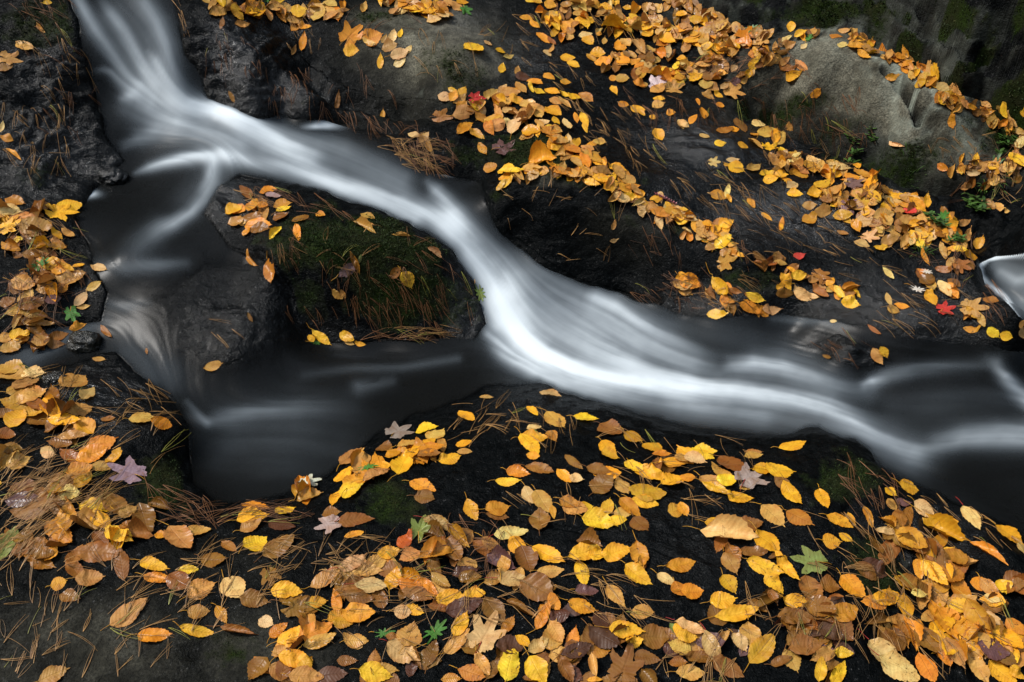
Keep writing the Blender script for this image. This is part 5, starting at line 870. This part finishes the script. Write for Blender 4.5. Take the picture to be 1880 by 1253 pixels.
# ------------------------------------------------------------------ green plants, catkin, small stones, twigs
def ribbon(base, tip, w, bend, seg=6, up=np.array([0, 0, 1.0])):
    t = np.linspace(0, 1, seg); d = tip - base; side = np.cross(d, up); side /= np.linalg.norm(side) + 1e-9
    mid = base[None] + d[None] * t[:, None] + up[None] * (bend * 4 * t * (1 - t))[:, None]; ww = w * np.sin(np.pi * np.clip(t * .9 + .08, 0, 1)) ** .7
    return np.concatenate([mid + side * ww[:, None] / 2, mid - side * ww[:, None] / 2]), np.array([(k, k + 1, seg + k + 1, seg + k) for k in range(seg - 1)])
def plant(u, v, n, size, spread, leafw, label, cat, name, seed, upright=.8):
    size *= .75; leafw *= .8; rs = np.random.default_rng(seed); p = hit(u, v); stems, blades = [], []
    for k in range(n):
        a = rs.uniform(0, 2 * math.pi); b0 = p + np.array([math.cos(a), math.sin(a), 0]) * spread * rs.uniform(0, .5); b0[2] = sample(G, b0[:1], b0[1:2])[0]
        tip = b0 + np.array([math.cos(a) * (1 - upright), math.sin(a) * (1 - upright) - .15, upright]) * size * rs.uniform(.6, 1.2)
        g = np.array([.075, .17, .03]) * rs.uniform(.5, 1.1)
        if name == 'grass_tuft': P, F = ribbon(b0, tip + np.array([math.cos(a), math.sin(a), -.3]) * size * .5, leafw, size * .25); blades.append((P - p, F, None, g, .4, .2))
        else:
            T, F = tube(np.linspace(b0, tip, 4), .0009, .0006); stems.append((T - p, F, None, g * .7, .3, .3))
            for m_ in range(5):
                t = .45 + .13 * m_; c0 = b0 + (tip - b0) * t; aa = a + m_ * 2.3; P, F = ribbon(c0, c0 + np.array([math.cos(aa), math.sin(aa), .35]) * leafw * 2.2, leafw, .1 * leafw); blades.append((P - p, F, None, g * rs.uniform(.8, 1.2), .4, .2))
    bm = batch_mesh('leaves', blades, M_GREEN)
    if stems:
        e = bpy.data.objects.new(name, None); COL.objects.link(e); e.location = p; e['label'] = label; e['category'] = cat
        link('leaves', bm, parent=e); link('stem', batch_mesh('stem', stems, M_GREEN), parent=e)
    else: link(name, bm, p, label=label, category=cat)
M_GREEN = plain_material('fresh green blade', .45)
plant(1808, 355, 26, .085, .10, .006, 'tuft of fresh green grass on the ledge below the grey boulder', 'grass', 'grass_tuft', 1)
plant(1795, 385, 10, .07, .05, .014, 'leafy green sprig under the grass tuft at the right', 'plant', 'seedling', 2, .6)
plant(1560, 283, 7, .05, .05, .012, 'small green seedling in the hollow under the grey boulder', 'plant', 'seedling', 3, .6)
plant(1590, 268, 6, .045, .05, .012, 'green seedling right beneath the lip of the grey boulder', 'plant', 'seedling', 4, .6)
plant(1718, 412, 9, .06, .04, .013, 'light green sprig at the upper right of the right-hand drift', 'plant', 'seedling', 5, .6)
plant(1750, 445, 6, .045, .04, .011, 'small green seedling on the dark bank right of the drift', 'plant', 'seedling', 6, .6)
plant(1845, 265, 8, .05, .05, .012, 'green sprig beyond the far end of the grey boulder', 'plant', 'seedling', 7, .6)
plant(1690, 470, 22, .06, .06, .003, 'dark green tuft of fine blades among the leaves of the right-hand drift', 'grass', 'grass_tuft', 8)
plant(1660, 335, 12, .05, .08, .003, 'fine dark grass in the crevice under the grey boulder', 'grass', 'grass_tuft', 9)
# catkin
p = hit(1222, 366); n = normal(p); A = on_plane(1203, 357, p, n); B = on_plane(1240, 377, p, n); its = []
rs = np.random.default_rng(4)
for k in range(60):
    t = k / 59; c0 = A + (B - A) * t + n * .006; a = k * 2.4; ax = np.array([math.cos(a), math.sin(a) * .7, abs(math.sin(a))]); P, F = ribbon(c0, c0 + ax * .008, .004, .001, 4); its.append((P - p, F, None, np.array([.42, .15, .17]) * rs.uniform(.6, 1.4), .2, .2))
link('catkin', batch_mesh('catkin', its, M_STEM), p, label='pinkish red catkin lying at the edge of the side channel', category='catkin')
# stones
def stone(u, v, w, h, label, seed, att=(0, .0, 0, .9)):
    import bmesh
    p = hit(u, v); bm = bmesh.new(); bmesh.ops.create_icosphere(bm, subdivisions=5, radius=1); co = np.array([q_.co[:] for q_ in bm.verts]); F = np.array([[q_.index for q_ in f.verts] for f in bm.faces]); bm.free()
    d = 1 + .30 * fbm(co[:, 0] * 1.1 + seed, co[:, 1] * 1.1, co[:, 2] * 1.1, 3) + .12 * ridged(co[:, 0] * 2.2 + seed, co[:, 1] * 2.2, co[:, 2] * 2.2, 3) + .03 * fbm(co[:, 0] * 9, co[:, 1] * 9, co[:, 2] * 9 + seed, 3)
    P = co * d[:, None] * np.array([w / 2, w * .42, h]); k = len(P)
    me = new_mesh('stone', P, F, M_ROCK, fattr={'moss': np.full(k, att[0]), 'dry': np.full(k, att[1]), 'lichen': np.full(k, att[2]), 'wetness': np.full(k, att[3])})
    link('stone', me, p + np.array([0, .01, .003]), label=label, category='stone')
stone(152, 636, .095, .040, 'small shiny wet stone standing in the left inflow', 3, (.15, .35, 0, 1.2))
stone(205, 330, .10, .035, 'low dark wet stone at the foot of the left rock face', 6)
stone(100, 700, .06, .016, 'small wet cobble among the soaked leaves at the left', 8, (0, .3, 0, 1.2))
